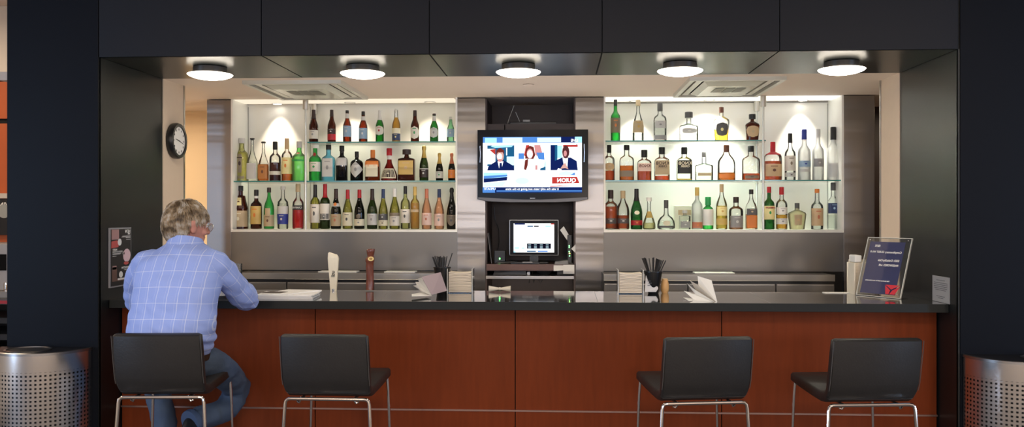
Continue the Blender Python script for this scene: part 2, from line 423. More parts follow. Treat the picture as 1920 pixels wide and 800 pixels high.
def rod(px, D, lab):
    x = X(px, D); t = empty('shelf_rod', (x, D, ZB), lab, 'rod', 'rods carrying the glass shelves')
    B().lathe([(.0075, 0), (.0075, ZS - ZB - .002)], n=12).build('tube', pm('rod_clear', (.68, .70, .66), .2, .3), t, True)
    B().lathe([(.019, ZS - ZB - .075), (.020, ZS - ZB - .07), (.020, ZS - ZB - .002)], n=16).build('ceiling_socket', ROD, t, True)
    for z in (ZT - ZB, ZM - ZB):
        B().lathe([(.013, z - .020), (.013, z - .0095)], n=12).build('clamp', ROD, t, True)
rod(573, DN + .012, 'thin steel rod at the front of the left glass shelves, left of the beer bottles')
rod(590, DNB - .03, 'thin steel rod at the back of the left glass shelves, behind the first beer bottle')
rod(1431, DN + .012, 'thin steel rod at the front of the right glass shelves, beside the red wax bottle')
rod(1419, DNB - .03, 'thin steel rod at the back of the right glass shelves, behind the round label bottle')
# niche downlights: recessed ring with a spot inside
def downlight(px, D, e, col, lab, size=70, blend=.35, src=.03):
    x = X(px, D); t = empty('downlight', (x, D, ZS), lab, 'downlight', 'small downlights over the bottles')
    B().lathe([(.034, -.001), (.042, -.003), (.042, -.007), (.030, -.008), (.030, -.004)], n=24).build('trim_ring', CHROME, t, True)
    B().lathe([(.0, -.004), (.029, -.0045), (.0, -.005)], n=20).build('bulb', emit('downlight_glow', (1, .95, .85), 14), t, True)
    l = lamp('downlight_beam', 'SPOT', (x, D, ZS - .02), e, col, (0, 0, 0), spot_size=R(size), spot_blend=blend, shadow_soft_size=src)
LW = (1, .86, .66); RW = (1, .96, .84)
downlight(520, DNB - .07, 11, LW, 'recessed downlight over the left end of the gin shelf')
downlight(656, DNB - .12, 6.5, LW, 'recessed downlight above the brown beer bottles', 110, .8)
downlight(806, DNB - .12, 6.5, LW, 'recessed downlight above the last green beer bottles', 110, .8)
downlight(1190, DNB - .10, 12, RW, 'recessed downlight above the tall green tequila bottle', 80, .5)
downlight(1330, DNB - .12, 48, RW, 'very bright recessed downlight above the middle of the tequila shelf', 120, .8, .05)
downlight(1505, DNB - .07, 15, RW, 'recessed downlight over the vodka bottles at the right end')
# added glowing panels stand in for the lit ceiling inside the niche heads
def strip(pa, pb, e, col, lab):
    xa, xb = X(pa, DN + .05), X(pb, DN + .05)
    t = empty('niche_glow_panel', ((xa + xb) / 2, DN + .1, ZS), lab, 'glow panel', None); w = (xb - xa) / 2
    BX(-w, w, -.07, .14, -.006, -.001).build('glow_panel', emit('strip_' + str(e), col, e), t)
strip(440, 852, .55, LW, 'added glowing panel for the lit ceiling of the left niche')
strip(1136, 1574, .9, RW, 'added glowing panel for the lit ceiling of the right niche')
# corridor glow on the left
lamp('corridor_glow', 'AREA', (-2.95, 6.1, 2.28), 5, (1, .80, .58), (0, R(0), 0), shape='DISK', size=.3)
lamp('corridor_glow', 'AREA', (2.7, 6.0, 2.28), 3, (1, .80, .58), shape='DISK', size=.3)  # added dim fill on the right, lifts the gap and end pillar
lamp('corridor_wall_light', 'POINT', (-2.75, 6.35, 1.25), 2.2, (1, .82, .6), shadow_soft_size=.15)
# bar ceiling lights over the work aisle, by the cassettes
for px in (800, 1180): pass

# ---------------------------------------------------------------- back counter (coolers)
DK = 5.78; ZK = Z(650, 511.5, DK)
def cooler(pa, pb, seams, lab):
    xa, xb = X(pa, DK), X(pb, DK); t = empty('back_counter', ((xa + xb) / 2, DK, 0), lab, 'cooler', None); w = (xb - xa) / 2; xm = (xa + xb) / 2
    BX(-w, w, .012, .27, ZK - .05, ZK - .004).build('top', BLACKP, t)
    BX(-w, w, 0, .012, ZK - .043, ZK, .002).build('steel_lip', pm('lip_steel', (.30, .28, .25), .4, 1.0, aniso=.6), t)
    BX(-w, w, .02, .27, .08, ZK - .05).build('carcass', BLACKP, t)
    es = [-w] + [X(s, DK) - xm for s in seams] + [w]
    for a, c in zip(es, es[1:]):
        d = BX(a + .004, c - .004, .004, .02, .12, ZK - .062, .002).build('door', STEEL2, t)
        BX(a + .01, c - .01, .000, .004, ZK - .07, ZK - .0655, .0005).build('handle', STEEL3, d)
    BX(-w, w, .02, .25, 0, .08).build('plinth', BLACKP, t)
cooler(440, 857, (537, 700), 'long steel back bar cooler behind the counter on the left, under the wine bottles')
cooler(1132, 1566, (1290, 1455), 'long steel back bar cooler behind the counter on the right')
for pa, pb, D, lab in ((596, 668, DK + .10, 'white folded towel on the left cooler behind the tap handles'), (720, 778, DK + .1, 'white folded towel on the left cooler near the straw cup'), (1303, 1378, DK + .1, 'white folded towel on the right cooler')):
    xa, xb = X(pa, D), X(pb, D)
    o = BX(0, xb - xa, 0, .10, 0, .008, .002).build('towel', WHITE, None, loc=(xa, D, ZK - .004)); tag(o, lab, 'towel', 'bar towels')

# ---------------------------------------------------------------- centre alcove
xa, xb = X(910, DN), X(1079, DN)
b = BX(xa, xb, 6.52, 6.56, 0, ZS); b.box(xa - .0, xa + .012, DN + .004, 6.52, 0, ZS - .01); b.box(xb - .012, xb, DN + .004, 6.52, 0, ZS - .01)
t = empty('media_alcove', ((xa + xb) / 2, DN, 0), 'dark wooden alcove between the two inner pillars, behind the television', 'alcove')
o = b.build('lining', WALNUT, t); o.location = -t.location
zt0, zt1 = Z(994, 243, DN), Z(994, 231.5, DN)
def part_box(nm, mat, *a, bev=0):
    o = BX(*a, bev=bev).build(nm, mat, t); o.location = -t.location; return o
part_box('upper_shelf', WALNUT, xa + .012, X(945, DN), DN + .02, 6.52, zt0, zt1)
part_box('upper_shelf', WALNUT, X(947, DN), xb - .012, DN + .02, 6.52, zt0, zt1)
zs0, zs1 = Z(994, 506.5, DN), Z(994, 494.5, DN)
LSH = pm('reddish_walnut', (.075, .035, .028), .4, var=.2, vscale=10, vstretch=(1, 1, 5))
part_box('lower_shelf', LSH, xa + .012, xb - .012, DN - .05, 6.52, zs0, zs1)
part_box('work_shelf', STEEL3, xa + .012, xb - .012, DN - .1, 6.52, 1.08, 1.10)
# ---------------------------------------------------------------- bottles
PROF = {
 'wine':  [(0, .90), (.012, 1), (.58, 1), (.63, .95), (.67, .80), (.70, .56), (.73, .42), (.78, .38), (1, .36)],
 'burg':  [(0, .92), (.012, 1), (.40, 1), (.48, .95), (.57, .80), (.66, .58), (.74, .42), (.80, .36), (1, .34)],
 'champ': [(0, .92), (.015, 1), (.38, 1), (.48, .94), (.58, .76), (.68, .52), (.78, .38), (.86, .34), (.90, .44), (.97, .44), (1, .30)],
 'dome':  [(0, .86), (.02, .95), (.25, 1), (.38, .97), (.50, .84), (.62, .62), (.72, .42), (.82, .32), (.88, .30), (.90, .38), (.96, .38), (1, .26)],
 'beer':  [(0, .90), (.015, 1), (.48, 1), (.55, .95), (.63, .75), (.71, .53), (.80, .44), (.93, .39), (1, .38)],
 'round': [(0, .92), (.015, 1), (.55, 1), (.61, .96), (.65, .84), (.68, .62), (.71, .42), (.74, .36), (1, .34)],
 'taper': [(0, .94), (.015, 1), (.45, 1), (.55, .94), (.62, .80), (.70, .52), (.76, .38), (.82, .32), (1, .30)],
 'tall':  [(0, .92), (.012, 1), (.54, 1), (.60, .93), (.64, .70), (.68, .46), (.72, .38), (1, .34)],
 'slope': [(0, .97), (.02, 1), (.36, .98), (.45, .90), (.56, .64), (.64, .44), (.72, .32), (1, .28)],
 'cone':  [(0, 1), (.02, 1), (.44, .93), (.455, .98), (.48, 1), (.60, .80), (.72, .66), (.765, .60), (.78, .32), (1, .30)],
 'square':[(0, .97), (.015, 1), (.66, 1), (.70, .95), (.725, .62), (.74, .34), (.80, .26), (1, .24)],
 'stout': [(0, .95), (.02, 1), (.56, 1), (.63, .96), (.68, .82), (.715, .52), (.745, .31), (.80, .26), (1, .25)],
 'bulb':  [(0, .80), (.04, 1), (.16, 1), (.28, .93), (.40, .70), (.46, .42), (.52, .28), (.62, .25), (1, .24)],
 'bell':  [(0, .86), (.03, 1), (.16, .98), (.28, .82), (.42, .56), (.55, .34), (.65, .28), (1, .30)],
 'vee':   [(0, .78), (.02, .82), (.50, .98), (.58, 1), (.64, .90), (.70, .50), (.74, .26), (1, .24)],
 'bump':  [(0, .90), (.02, .94), (.40, 1), (.56, .98), (.60, .90), (.63, .92), (.68, .62), (.72, .40), (.78, .33), (1, .32)],
 'skull': [(0, .94), (.03, 1), (.42, 1), (.50, 1), (.54, .92), (.58, .45), (.62, .26), (1, .24)],
}
GL = {
 'clear': ((.955, .965, .955), .035), 'clearR': ((.93, .95, .93), .06), 'frost': ((.95, .96, .95), .6), 'brown': ((.40, .12, .04), .12), 'dbrown': ((.24, .065, .028), .12),
 'green': ((.10, .52, .12), .22), 'bgreen': ((.13, .72, .22), .35), 'lgreen': ((.42, .88, .38), .30), 'dgreen': ((.12, .20, .055), .15), 'vdgreen': ((.018, .026, .012), .2),
 'olive': ((.64, .62, .20), .20), 'pale': ((.80, .80, .48), .12), 'yellow': ((.95, .86, .42), .18), 'blue': ((.35, .75, .93), .30), 'black': ((.008, .008, .010), .9),
 'rose': ((.96, .62, .42), .32), 'aqua': ((.45, .75, .55), .25), 'red': ((.46, .03, .02), .3), 'cream': ((.85, .82, .62), .3), 'mgreen': ((.07, .32, .10), .25),
}
LQ = {'amber': (.90, .42, .08), 'damber': (.76, .24, .06), 'orange': (.85, .38, .06), 'red': (.90, .03, .03), 'dred': (.22, .008, .012), 'gold': (.93, .66, .16), 'brown': (.25, .07, .02),
      'yellow': (.95, .78, .20), 'pale': (.90, .88, .60), 'water': (.93, .95, .94)}
CC = {'black': (.010, .010, .010), 'dark': (.03, .014, .012), 'red': (.42, .012, .02), 'gold': (.62, .42, .12), 'white': (.80, .79, .75), 'silver': (.55, .54, .52), 'cork': (.45, .26, .10),
      'cream': (.78, .73, .55), 'paper': (.74, .70, .62), 'blue': (.025, .045, .30), 'navy': (.02, .04, .12), 'green': (.02, .30, .08), 'orange': (.72, .22, .04), 'tan': (.60, .42, .24), 'brown': (.14, .05, .03),
      'grey': (.30, .30, .30), 'pink': (.80, .58, .50), 'rose': (.55, .18, .10), 'yellow': (.86, .76, .36), 'sky': (.28, .42, .58), 'lgrey': (.58, .58, .56), 'dgrey': (.08, .08, .08), 'wax': (.50, .01, .02), 'mud': (.22, .18, .13), 'amber': (.5, .2, .05), 'kraft': (.52, .40, .24)}
def cm(c, metal=0): return pm('label_' + c if not metal else 'foil_' + c, CC[c], .45 if not metal else .32, metal)

def sect(r, blend, dr, sq, n, a0=0.0, a1=None, rad=0.0):
    out = []; full = a1 is None
    if full: a1 = a0 + 2 * math.pi
    for i in range(n):
        a = a0 + (a1 - a0) * i / (n if full else n - 1)
        e = 2.0 / (2 + (sq - 2) * blend); c, s_ = math.cos(a), math.sin(a)
        k = 1 + (dr - 1) * blend
        out.append((((r + rad) * math.copysign(abs(c) ** e, c)), ((r * k + rad) * math.copysign(abs(s_) ** e, s_))))
    return out
def prof_at(pr, z):
    for (z0, r0), (z1, r1) in zip(pr, pr[1:]):
        if z <= z1: return r0 + (r1 - r0) * (z - z0) / max(z1 - z0, 1e-6)
    return pr[-1][1]
ZSH = {'T': lambda: ZT, 'M': lambda: ZM, 'B': lambda: ZB + .002}
SHELFY = {'T': 264.5, 'M': 337, 'B': 428.5}
def bottle(px, top, w, row, prof, glass, cap, label_txt, liquid=None, labels=(), dr=1.0, sq=2.0, D=None, words=None, group=None, band=None):
    """cap=(colour, from z fraction, radius factor[, metal]); liquid=(colour, level); labels=[(z0,z1,colour,half angle deg[,dot colour])]"""
    D = D or DN + .13
    zb = ZSH[row](); H = Z(px, top, D) - zb; r = S(px, w / 2, D); x = X(px, D)
    PR = PROF[prof]; n = 22
    t = empty('bottle', (x, D, zb + .0003), label_txt, 'bottle', group)
    blend = lambda rf: max(0.0, min(1.0, (rf - .45) / .4))
    b = B(); rs = []
    zc = cap[1]; zs = sorted({z for z, _ in PR if z < zc} | {zc})
    for z in zs:
        rf = prof_at(PR, z); rs.append([(p[0], p[1], z * H) for p in sect(rf * r, blend(rf), dr, sq, n)])
    b.rings(rs, cap=True)
    gc, bd = GL[glass]
    b.build('glass_body', glassm('glass_' + glass, gc, bd), t, True, angle=50)
    # cap / capsule
    metal = cap[3] if len(cap) > 3 else 0; kf = cap[2]
    rc = max(prof_at(PR, min(zc + .05, .97)), prof_at(PR, .97)) * r * kf * 1.04
    b = B(); rs = []
    if prof in ('wine', 'burg', 'champ', 'dome', 'beer') and kf <= 1.2:
        for z in [zc - .002] + [z for z, _ in PR if z > zc]:
            q = prof_at(PR, max(z, zc)) * r * 1.07; rs.append((q, z * H))
        rs.append((rs[-1][0] * .8, H * 1.004))
        b.lathe([(rs[0][0] * .7, rs[0][1])] + rs, n=18)
    else:
        b.lathe([(rc * .8, zc * H - .0005), (rc, zc * H), (rc, H * .985), (rc * .9, H)], n=18)
    b.build('cap', cm(cap[0], metal), t, True)
    if liquid:
        lc, lv = liquid; b = B(); rs = []
        for z in sorted({z for z, _ in PR if .02 < z < lv} | {.02, lv}):
            rf = prof_at(PR, z); rs.append([(p[0], p[1], z * H) for p in sect(rf * r * .93, blend(rf), dr, sq, n)])
        b.rings(rs); b.build('liquid', glassm('liquid_' + lc, LQ[lc], .34 if lc != 'water' else .03, .3), t, True, angle=50)
    for L_ in labels:
        z0, z1, c, ha = L_[:4]; b = B(); rs = []; m = 12
        a0, a1 = R(-90 - ha), R(-90 + ha)
        shape = L_[5] if len(L_) > 5 else None
        if shape == 'oval' or shape == 'diamond' or shape == 'shield':
            k = 10
            for i in range(k + 1):
                f = i / k
                if shape == 'oval': q = math.sqrt(max(0, 1 - (2 * f - 1) ** 2))
                elif shape == 'diamond': q = 1 - abs(2 * f - 1)
                else: q = math.sqrt(min(1, f * 1.6 + .03))
                q = max(q, .03); z = z0 + (z1 - z0) * f; rf = prof_at(PR, z)
                rs.append([(p[0], p[1], z * H) for p in sect(rf * r, blend(rf), dr, sq, m, R(-90 - ha * q), R(-90 + ha * q), .0009)])
        else:
            zz = [z0] + [z for z, _ in PR if z0 < z < z1] + [z1]
            for z in zz:
                rf = prof_at(PR, z); rs.append([(p[0], p[1], z * H) for p in sect(rf * r, blend(rf), dr, sq, m, a0, a1, .0009)])
        b.rings(rs, closed=False)
        lab = b.build('label', cm(c), t, True, angle=60)
        if len(L_) > 4 and L_[4]:
            # printed device in the middle of the label
            z = (z0 + z1) / 2; hz = (z1 - z0) * .12 * H; rf = prof_at(PR, z)
            yy = -rf * r * (1 + (dr - 1) * blend(rf)) - .0014
            bb = B(); pts = []
            for i in range(12):
                a = i * math.pi / 6; pts.append((rf * r * .20 * math.cos(a), yy, z * H + hz * math.sin(a)))
            bb.slab(pts, .0003); bb.build('label_emblem', cm(L_[4]), lab)
            zz = z0 + (z1 - z0) * .80
            B().box(-rf * r * .42, rf * r * .42, yy + .0002, yy + .0006, zz * H, (zz + (z1 - z0) * .05) * H).build('label_line', cm(L_[4]), lab)
    if words:
        for s_, zf, sz, c in words:
            rf = prof_at(PR, zf); yy = -rf * r * (1 + (dr - 1) * blend(rf)) - .0022
            text('label_lettering', s_, sz * r * 1.15, cm(c), t, face_cam(0, yy, zf * H), bold=.0005)
    return t
b_ = bottle
DK_ = ('black', .80, 1.0)
# upper left: beers
G = 'beer bottles on the upper left shelf'
b_(588, 206, 17, 'T', 'beer', 'dbrown', ('dark', .73, 1), 'brown beer bottle with a cream label, first of the row beside the shelf rod', labels=[(.12, .38, 'paper', 80, 'grey')], group=G)
b_(622, 206, 15.5, 'T', 'beer', 'dbrown', ('dark', .80, 1), 'brown beer bottle with a red band label, second of the beer row', labels=[(.08, .26, 'red', 80), (.26, .42, 'dark', 80, 'white')], group=G)
b_(651, 207, 15.5, 'T', 'beer', 'brown', ('black', .92, 1), 'amber beer bottle with a blue grey landscape label and silver neck', labels=[(.18, .52, 'sky', 80, 'lgrey'), (.75, .90, 'lgrey', 80)], group=G)
b_(681, 209, 16, 'T', 'beer', 'brown', ('black', .88, 1), 'brown beer bottle with a blue crest label and white neck label', labels=[(.12, .46, 'sky', 80, 'white'), (.71, .84, 'lgrey', 80)], group=G)
b_(712, 207, 15.5, 'T', 'beer', 'green', ('lgrey', .70, 1), 'bright green beer bottle with a pale foil neck and red oval label', labels=[(.22, .52, 'paper', 75, 'red', 'oval')], group=G)
b_(743, 204, 15.5, 'T', 'beer', 'clear', ('lgrey', .97, 1.1), 'clear beer bottle of yellow beer with a dark blue and cream label', liquid=('gold', .74), labels=[(.06, .26, 'navy', 80, 'yellow'), (.26, .42, 'cream', 80)], group=G)
b_(778, 207, 16, 'T', 'beer', 'dbrown', ('dark', .82, 1), 'dark beer bottle with a green and white ring label', labels=[(.10, .50, 'paper', 70, 'green', 'oval')], group=G)
b_(814, 213, 16, 'T', 'beer', 'mgreen', ('dark', .94, 1), 'dark green beer bottle with a silver round label, second from the right of its row', labels=[(.15, .52, 'lgrey', 65, 'grey', 'oval'), (.74, .92, 'lgrey', 80)], group=G)
b_(845, 219, 14, 'T', 'beer', 'aqua', ('lgrey', .90, 1.1), 'small pale green water bottle with a blue label, last of the upper left row', labels=[(.20, .52, 'sky', 80, 'lgrey')], group=G)
# middle left
G = 'spirits on the middle left shelf'
b_(439.5, 266, 9, 'M', 'wine', 'pale', ('silver', .88, 1), 'narrow pale yellow bottle shape standing in for a reflection beside the left end pillar', liquid=('pale', .7), group=G, D=DNB - .05)  # solid shape in place of a bottle's reflection in the niche side
b_(453.5, 259, 24, 'M', 'wine', 'pale', ('silver', .88, 1.3), 'tall pale yellow liqueur bottle with a dark vertical emblem, left end of the middle shelf', liquid=('pale', .68), labels=[(.06, .12, 'mud', 40), (.2, .62, 'mud', 18, 'dark')], group=G)
b_(473, 259, 20, 'M', 'slope', 'clearR', ('black', .97, 1.5), 'clear long necked tequila bottle with a frosted label, second on the left middle shelf', liquid=('water', .45), labels=[(.05, .42, 'lgrey', 60), (.95, .975, 'black', 80)], dr=.8, sq=4, group=G)
b_(494, 265.5, 19, 'M', 'slope', 'clear', ('black', .96, 1.5), 'amber filled square bottle with a dark label and long neck', liquid=('orange', .43), labels=[(.06, .42, 'amber', 60, 'brown')], dr=.8, sq=5, group=G)
b_(516, 265.5, 21, 'M', 'round', 'clear', ('black', .80, 1.15), 'clear bottle half full of dark red liquor with a white stripe label', liquid=('dred', .47), labels=[(.16, .25, 'paper', 80)], group=G)
b_(538, 259.5, 20, 'M', 'round', 'clear', ('tan', .75, 1.1), 'clear bottle with a yellow label of orange squiggles and tan cap', liquid=('orange', .18), labels=[(.17, .55, 'yellow', 80, 'orange')], group=G)
b_(561, 265, 27, 'M', 'bump', 'lgreen', ('silver', .84, 1.1), 'bright light green gin bottle with a bulging shoulder, left of the shelf rod', labels=[(.50, .54, 'green', 80), (.68, .72, 'red', 22)], group=G)
b_(591, 271, 23, 'M', 'round', 'bgreen', ('white', .90, 1.6), 'green gin bottle with a white cap and red seal, right of the shelf rod', labels=[(.26, .52, 'paper', 70, 'green'), (.68, .78, 'red', 35, None, 'oval')], group=G)
b_(616, 271, 25, 'M', 'round', 'blue', ('black', .86, 1.1), 'sky blue gin bottle with a pale portrait label', labels=[(.12, .62, 'lgrey', 38, 'grey')], dr=.8, sq=4, group=G)
b_(641, 273, 21, 'M', 'round', 'black', ('black', .84, 1.2), 'black bottle with a slanting grey band across the shoulder', labels=[(.44, .66, 'lgrey', 75)], dr=.8, sq=4, group=G)
b_(669, 284, 24, 'M', 'stout', 'black', ('black', .80, 1.2), 'squat black apothecary gin bottle with a diamond label', labels=[(.12, .66, 'lgrey', 75, 'grey', 'diamond')], group=G)
b_(699, 281, 27, 'M', 'stout', 'brown', ('orange', .745, 1.2), 'square brown orange liqueur bottle with an orange top and cream label', labels=[(.14, .52, 'cream', 40), (.46, .64, 'orange', 55)], dr=.9, sq=5, group=G)
b_(730, 278, 31, 'M', 'bell', 'red', ('red', .78, 1.1), 'round bottomed dark red liqueur bottle with a wide white framed label', labels=[(.08, .38, 'cream', 62), (.11, .34, 'dark', 52, 'cream'), (.66, .78, 'lgrey', 80)], group=G)
b_(762.5, 280, 31, 'M', 'square', 'dbrown', ('dark', .84, 2.0), 'square amber decanter bottle with a flat brown stopper and gold label', labels=[(.20, .64, 'gold', 36, 'tan')], dr=.7, sq=8, group=G)
b_(795, 273.5, 17, 'M', 'champ', 'dgreen', ('gold', .66, 1, .6), 'green sparkling wine bottle with a gold foil neck and black label', labels=[(.10, .34, 'dark', 75, 'silver'), (.32, .36, 'silver', 80)], group=G)
b_(824, 287, 14, 'M', 'champ', 'vdgreen', ('gold', .62, 1, .6), 'small sparkling wine bottle with gold foil and a pale label', labels=[(.10, .34, 'lgrey', 75, 'green')], group=G)
b_(847, 287, 13.5, 'M', 'champ', 'vdgreen', ('rose', .62, 1, .5), 'small sparkling wine bottle with pink foil and an orange label at the shelf end', labels=[(.10, .40, 'orange', 75, 'rose')], group=G)
# bottom left
G = 'bottles on the bottom left ledge'
b_(451, 348, 28, 'B', 'cone', 'dbrown', ('black', .88, 1.15), 'brown friar shaped liqueur bottle with a cream skirt label, leftmost on the bottom ledge', labels=[(.05, .42, 'kraft', 85, 'cream'), (.54, .72, 'yellow', 28, 'brown')], group=G)
b_(480.5, 355.5, 21, 'B', 'round', 'dbrown', ('black', .84, 1.1), 'brown coffee liqueur bottle with a yellow and red arch label', labels=[(.12, .58, 'gold', 70, 'orange'), (.78, .84, 'white', 80)], group=G)
b_(504.5, 351.5, 19, 'B', 'taper', 'bgreen', ('dark', .88, 1.25), 'bright green bottle with a cream label and dark cap', labels=[(.06, .34, 'kraft', 80, 'brown'), (.34, .50, 'kraft', 30)], group=G)
b_(530.5, 349, 21, 'B', 'bump', 'clear', ('silver', .92, 1.3), 'clear vodka bottle with a blue and silver label', liquid=('water', .6), labels=[(.11, .35, 'blue', 85, 'lgrey'), (.35, .53, 'lgrey', 75)], group=G)
b_(559, 344.5, 21, 'B', 'tall', 'clear', ('kraft', .82, 1.15), 'clear bottle of bright red aperitif with a black lettered band', liquid=('red', .42), labels=[(.42, .52, 'black', 88)], words=[('CAMPARI', .47, .42, 'lgrey')], group=G)
b_(591, 346.5, 18, 'B', 'wine', 'olive', ('black', .72, 1), 'olive wine bottle with a black capsule and tall cream label, first right of the rod', labels=[(.14, .56, 'paper', 80, 'dgrey')], group=G, band=1)
b_(609.5, 345, 18.5, 'B', 'wine', 'dgreen', ('red', .70, 1), 'wine bottle with a red capsule and a silver striped cream label', labels=[(.20, .56, 'paper', 80), (.22, .34, 'dgrey', 60, 'lgrey')], group=G)
b_(630, 354, 19.5, 'B', 'burg', 'vdgreen', ('dark', .76, 1), 'dark wine bottle with a red neck medallion and cream label', labels=[(.07, .37, 'kraft', 80, 'rose'), (.56, .64, 'lgrey', 80), (.57, .66, 'orange', 25, None, 'oval')], group=G)
b_(652, 355.5, 19, 'B', 'burg', 'olive', ('red', .77, 1), 'green white wine bottle with a red capsule and small emblem, left of its dark twin', labels=[(.08, .42, 'cream', 80, 'dgrey')], group=G)
b_(674, 355.5, 19.5, 'B', 'burg', 'vdgreen', ('red', .79, 1), 'black wine bottle with a red capsule and low cream label', labels=[(.08, .25, 'cream', 80, 'grey'), (.26, .38, 'mud', 25, None, 'oval')], group=G)
b_(698, 354, 19.5, 'B', 'burg', 'dgreen', ('dark', .72, 1), 'dark olive wine bottle with a torn edge grey label', labels=[(.10, .38, 'lgrey', 70, 'grey')], group=G)
b_(718.5, 354.5, 17.5, 'B', 'burg', 'olive', ('navy', .77, 1), 'olive wine bottle with a black picture label over a cream strip', labels=[(.08, .22, 'cream', 80, 'mud'), (.22, .38, 'dgrey', 80, 'lgrey')], group=G)
b_(740, 353.5, 19.5, 'B', 'burg', 'olive', ('white', .80, 1), 'olive green wine bottle with a white capsule and grey landscape label', labels=[(.08, .32, 'paper', 80, 'grey'), (.32, .40, 'mud', 80)], group=G)
b_(760, 349, 17.5, 'B', 'wine', 'pale', ('black', .82, 1), 'pale yellow wine bottle with a black capsule and cream label', labels=[(.14, .46, 'paper', 80, 'dgrey')], group=G)
b_(778, 350, 17, 'B', 'wine', 'yellow', ('gold', .80, 1), 'golden dessert wine bottle with a gold capsule', liquid=('gold', .62), labels=[(.40, .46, 'kraft', 60, 'grey')], group=G)
b_(800, 354, 18.5, 'B', 'burg', 'rose', ('rose', .77, 1), 'pink wine bottle with a pink capsule and pink label', labels=[(.10, .40, 'pink', 80, 'rose')], group=G)
b_(823.5, 354.5, 18.5, 'B', 'burg', 'rose', ('navy', .79, 1), 'pink wine bottle with a navy capsule and pale label', labels=[(.08, .38, 'pink', 80, 'grey')], group=G)
b_(847, 352, 20, 'B', 'dome', 'vdgreen', ('black', .74, 1), 'black champagne bottle with a shield label, rightmost on the bottom left ledge', labels=[(.08, .34, 'mud', 60, 'dgrey', 'shield')], group=G)
# upper right
G = 'tequila bottles on the upper right shelf'
b_(1154, 184, 18, 'T', 'tall', 'bgreen', ('black', .82, 1.0), 'tall bright green bottle with a dark picture label, left end of the upper right shelf', labels=[(.20, .54, 'mud', 85, 'orange')], group=G)
b_(1196.5, 187.5, 21, 'T', 'slope', 'clear', ('kraft', .86, 1.4), 'clear bottle with a wide cork stopper and tan label', liquid=('water', .2), labels=[(.21, .50, 'kraft', 75, 'gold')], group=G)
b_(1237.5, 194, 24, 'T', 'round', 'clear', ('dgrey', .80, 1.15), 'clear etched tequila bottle with a grey stopper', liquid=('water', .5), labels=[(.34, .54, 'lgrey', 45, 'grey'), (.04, .16, 'grey', 75)], dr=.8, sq=3, group=G)
b_(1291.5, 210, 34, 'T', 'skull', 'clearR', ('dgrey', .80, 1.7), 'short wide clear tequila decanter with an ornate grey stopper', liquid=('water', .26), labels=[(.26, .44, 'lgrey', 28, 'white', 'oval')], dr=.6, sq=6, group=G)
b_(1352.5, 201, 29, 'T', 'vee', 'clear', ('brown', .84, 1.2), 'yellow filled tequila bottle with a black horseshoe emblem', liquid=('yellow', .34), labels=[(.14, .54, 'dgrey', 40, 'yellow', 'oval')], dr=.6, sq=4, group=G)
b_(1410.5, 214, 26, 'T', 'vee', 'dbrown', ('black', .82, 1.9), 'brown tequila bottle with a round tan label and black ball stopper', labels=[(.14, .56, 'tan', 52, 'kraft', 'oval')], dr=.6, sq=4, group=G)
# middle right
G = 'whiskey and vodka bottles on the middle right shelf'
b_(1142, 272, 21, 'M', 'round', 'clear', ('black', .78, 1.1), 'whiskey bottle with a tan oval label, first on the middle right shelf', liquid=('damber', .28), labels=[(.28, .50, 'tan', 60, 'kraft', 'oval')], group=G)
b_(1175, 272, 27, 'M', 'round', 'clear', ('black', .86, 1.1), 'wide clear whiskey bottle with an amber and green band', liquid=('orange', .42), labels=[(.11, .28, 'mud', 85)], dr=.7, sq=4, group=G)
b_(1208, 281, 26, 'M', 'round', 'clear', ('black', .76, 1.2), 'small square shouldered bourbon bottle with a pink tan lettered label', liquid=('damber', .30), labels=[(.30, .56, 'pink', 60)], words=[('KNOB', .47, .5, 'brown')], dr=.8, sq=5, group=G)
b_(1241, 276, 28, 'M', 'round', 'clear', ('black', .79, 1.15), 'square shouldered rye bottle with a kraft paper lettered label', liquid=('damber', .14), labels=[(.17, .60, 'kraft', 60)], words=[('KNOB', .51, .55, 'dark'), ('CREEK', .42, .34, 'dark')], dr=.8, sq=5, group=G)
b_(1283, 276, 28, 'M', 'round', 'clear', ('black', .79, 1.15), 'square shouldered bottle with a black lettered label', liquid=('yellow', .05), labels=[(.20, .60, 'black', 60)], words=[('KNOB', .51, .55, 'cream'), ('CREEK', .42, .34, 'cream')], dr=.8, sq=5, group=G)
b_(1320, 285, 33, 'M', 'skull', 'clear', ('grey', .82, 1.0), 'short clear tequila bottle with a slim neck and small gold label', liquid=('water', .3), labels=[(.16, .26, 'kraft', 35)], dr=.6, sq=4, group=G)
b_(1362, 272, 33, 'M', 'taper', 'clear', ('brown', .80, 1.0), 'pear shaped clear bourbon bottle with an amber base', liquid=('orange', .22), labels=[(.07, .18, 'orange', 60)], dr=.6, sq=2, group=G)
b_(1408, 273.5, 33, 'M', 'round', 'clear', ('black', .83, 1.0), 'broad clear bourbon bottle with a low dark label', liquid=('damber', .20), labels=[(.05, .14, 'mud', 40, 'dark')], dr=.6, sq=3, group=G)
b_(1449, 266, 31, 'M', 'stout', 'clear', ('wax', .74, 1.1), 'bourbon bottle with dripping red wax and a tan label', liquid=('damber', .50), labels=[(.10, .42, 'tan', 66, 'brown'), (.66, .74, 'wax', 85)], dr=.8, sq=4, group=G)
b_(1481.5, 250, 20, 'M', 'tall', 'clear', ('black', .80, 1.1), 'clear gin bottle with a black top and a beige label', liquid=('water', .5), labels=[(.20, .52, 'paper', 80, 'mud'), (.07, .16, 'lgrey', 80, 'black')], group=G)
b_(1508, 242.5, 23, 'M', 'tall', 'frost', ('blue', .80, 1.1), 'frosted vodka bottle with a blue capsule and blue mountain label', labels=[(.26, .38, 'sky', 70, 'blue'), (.16, .22, 'lgrey', 50)], group=G)
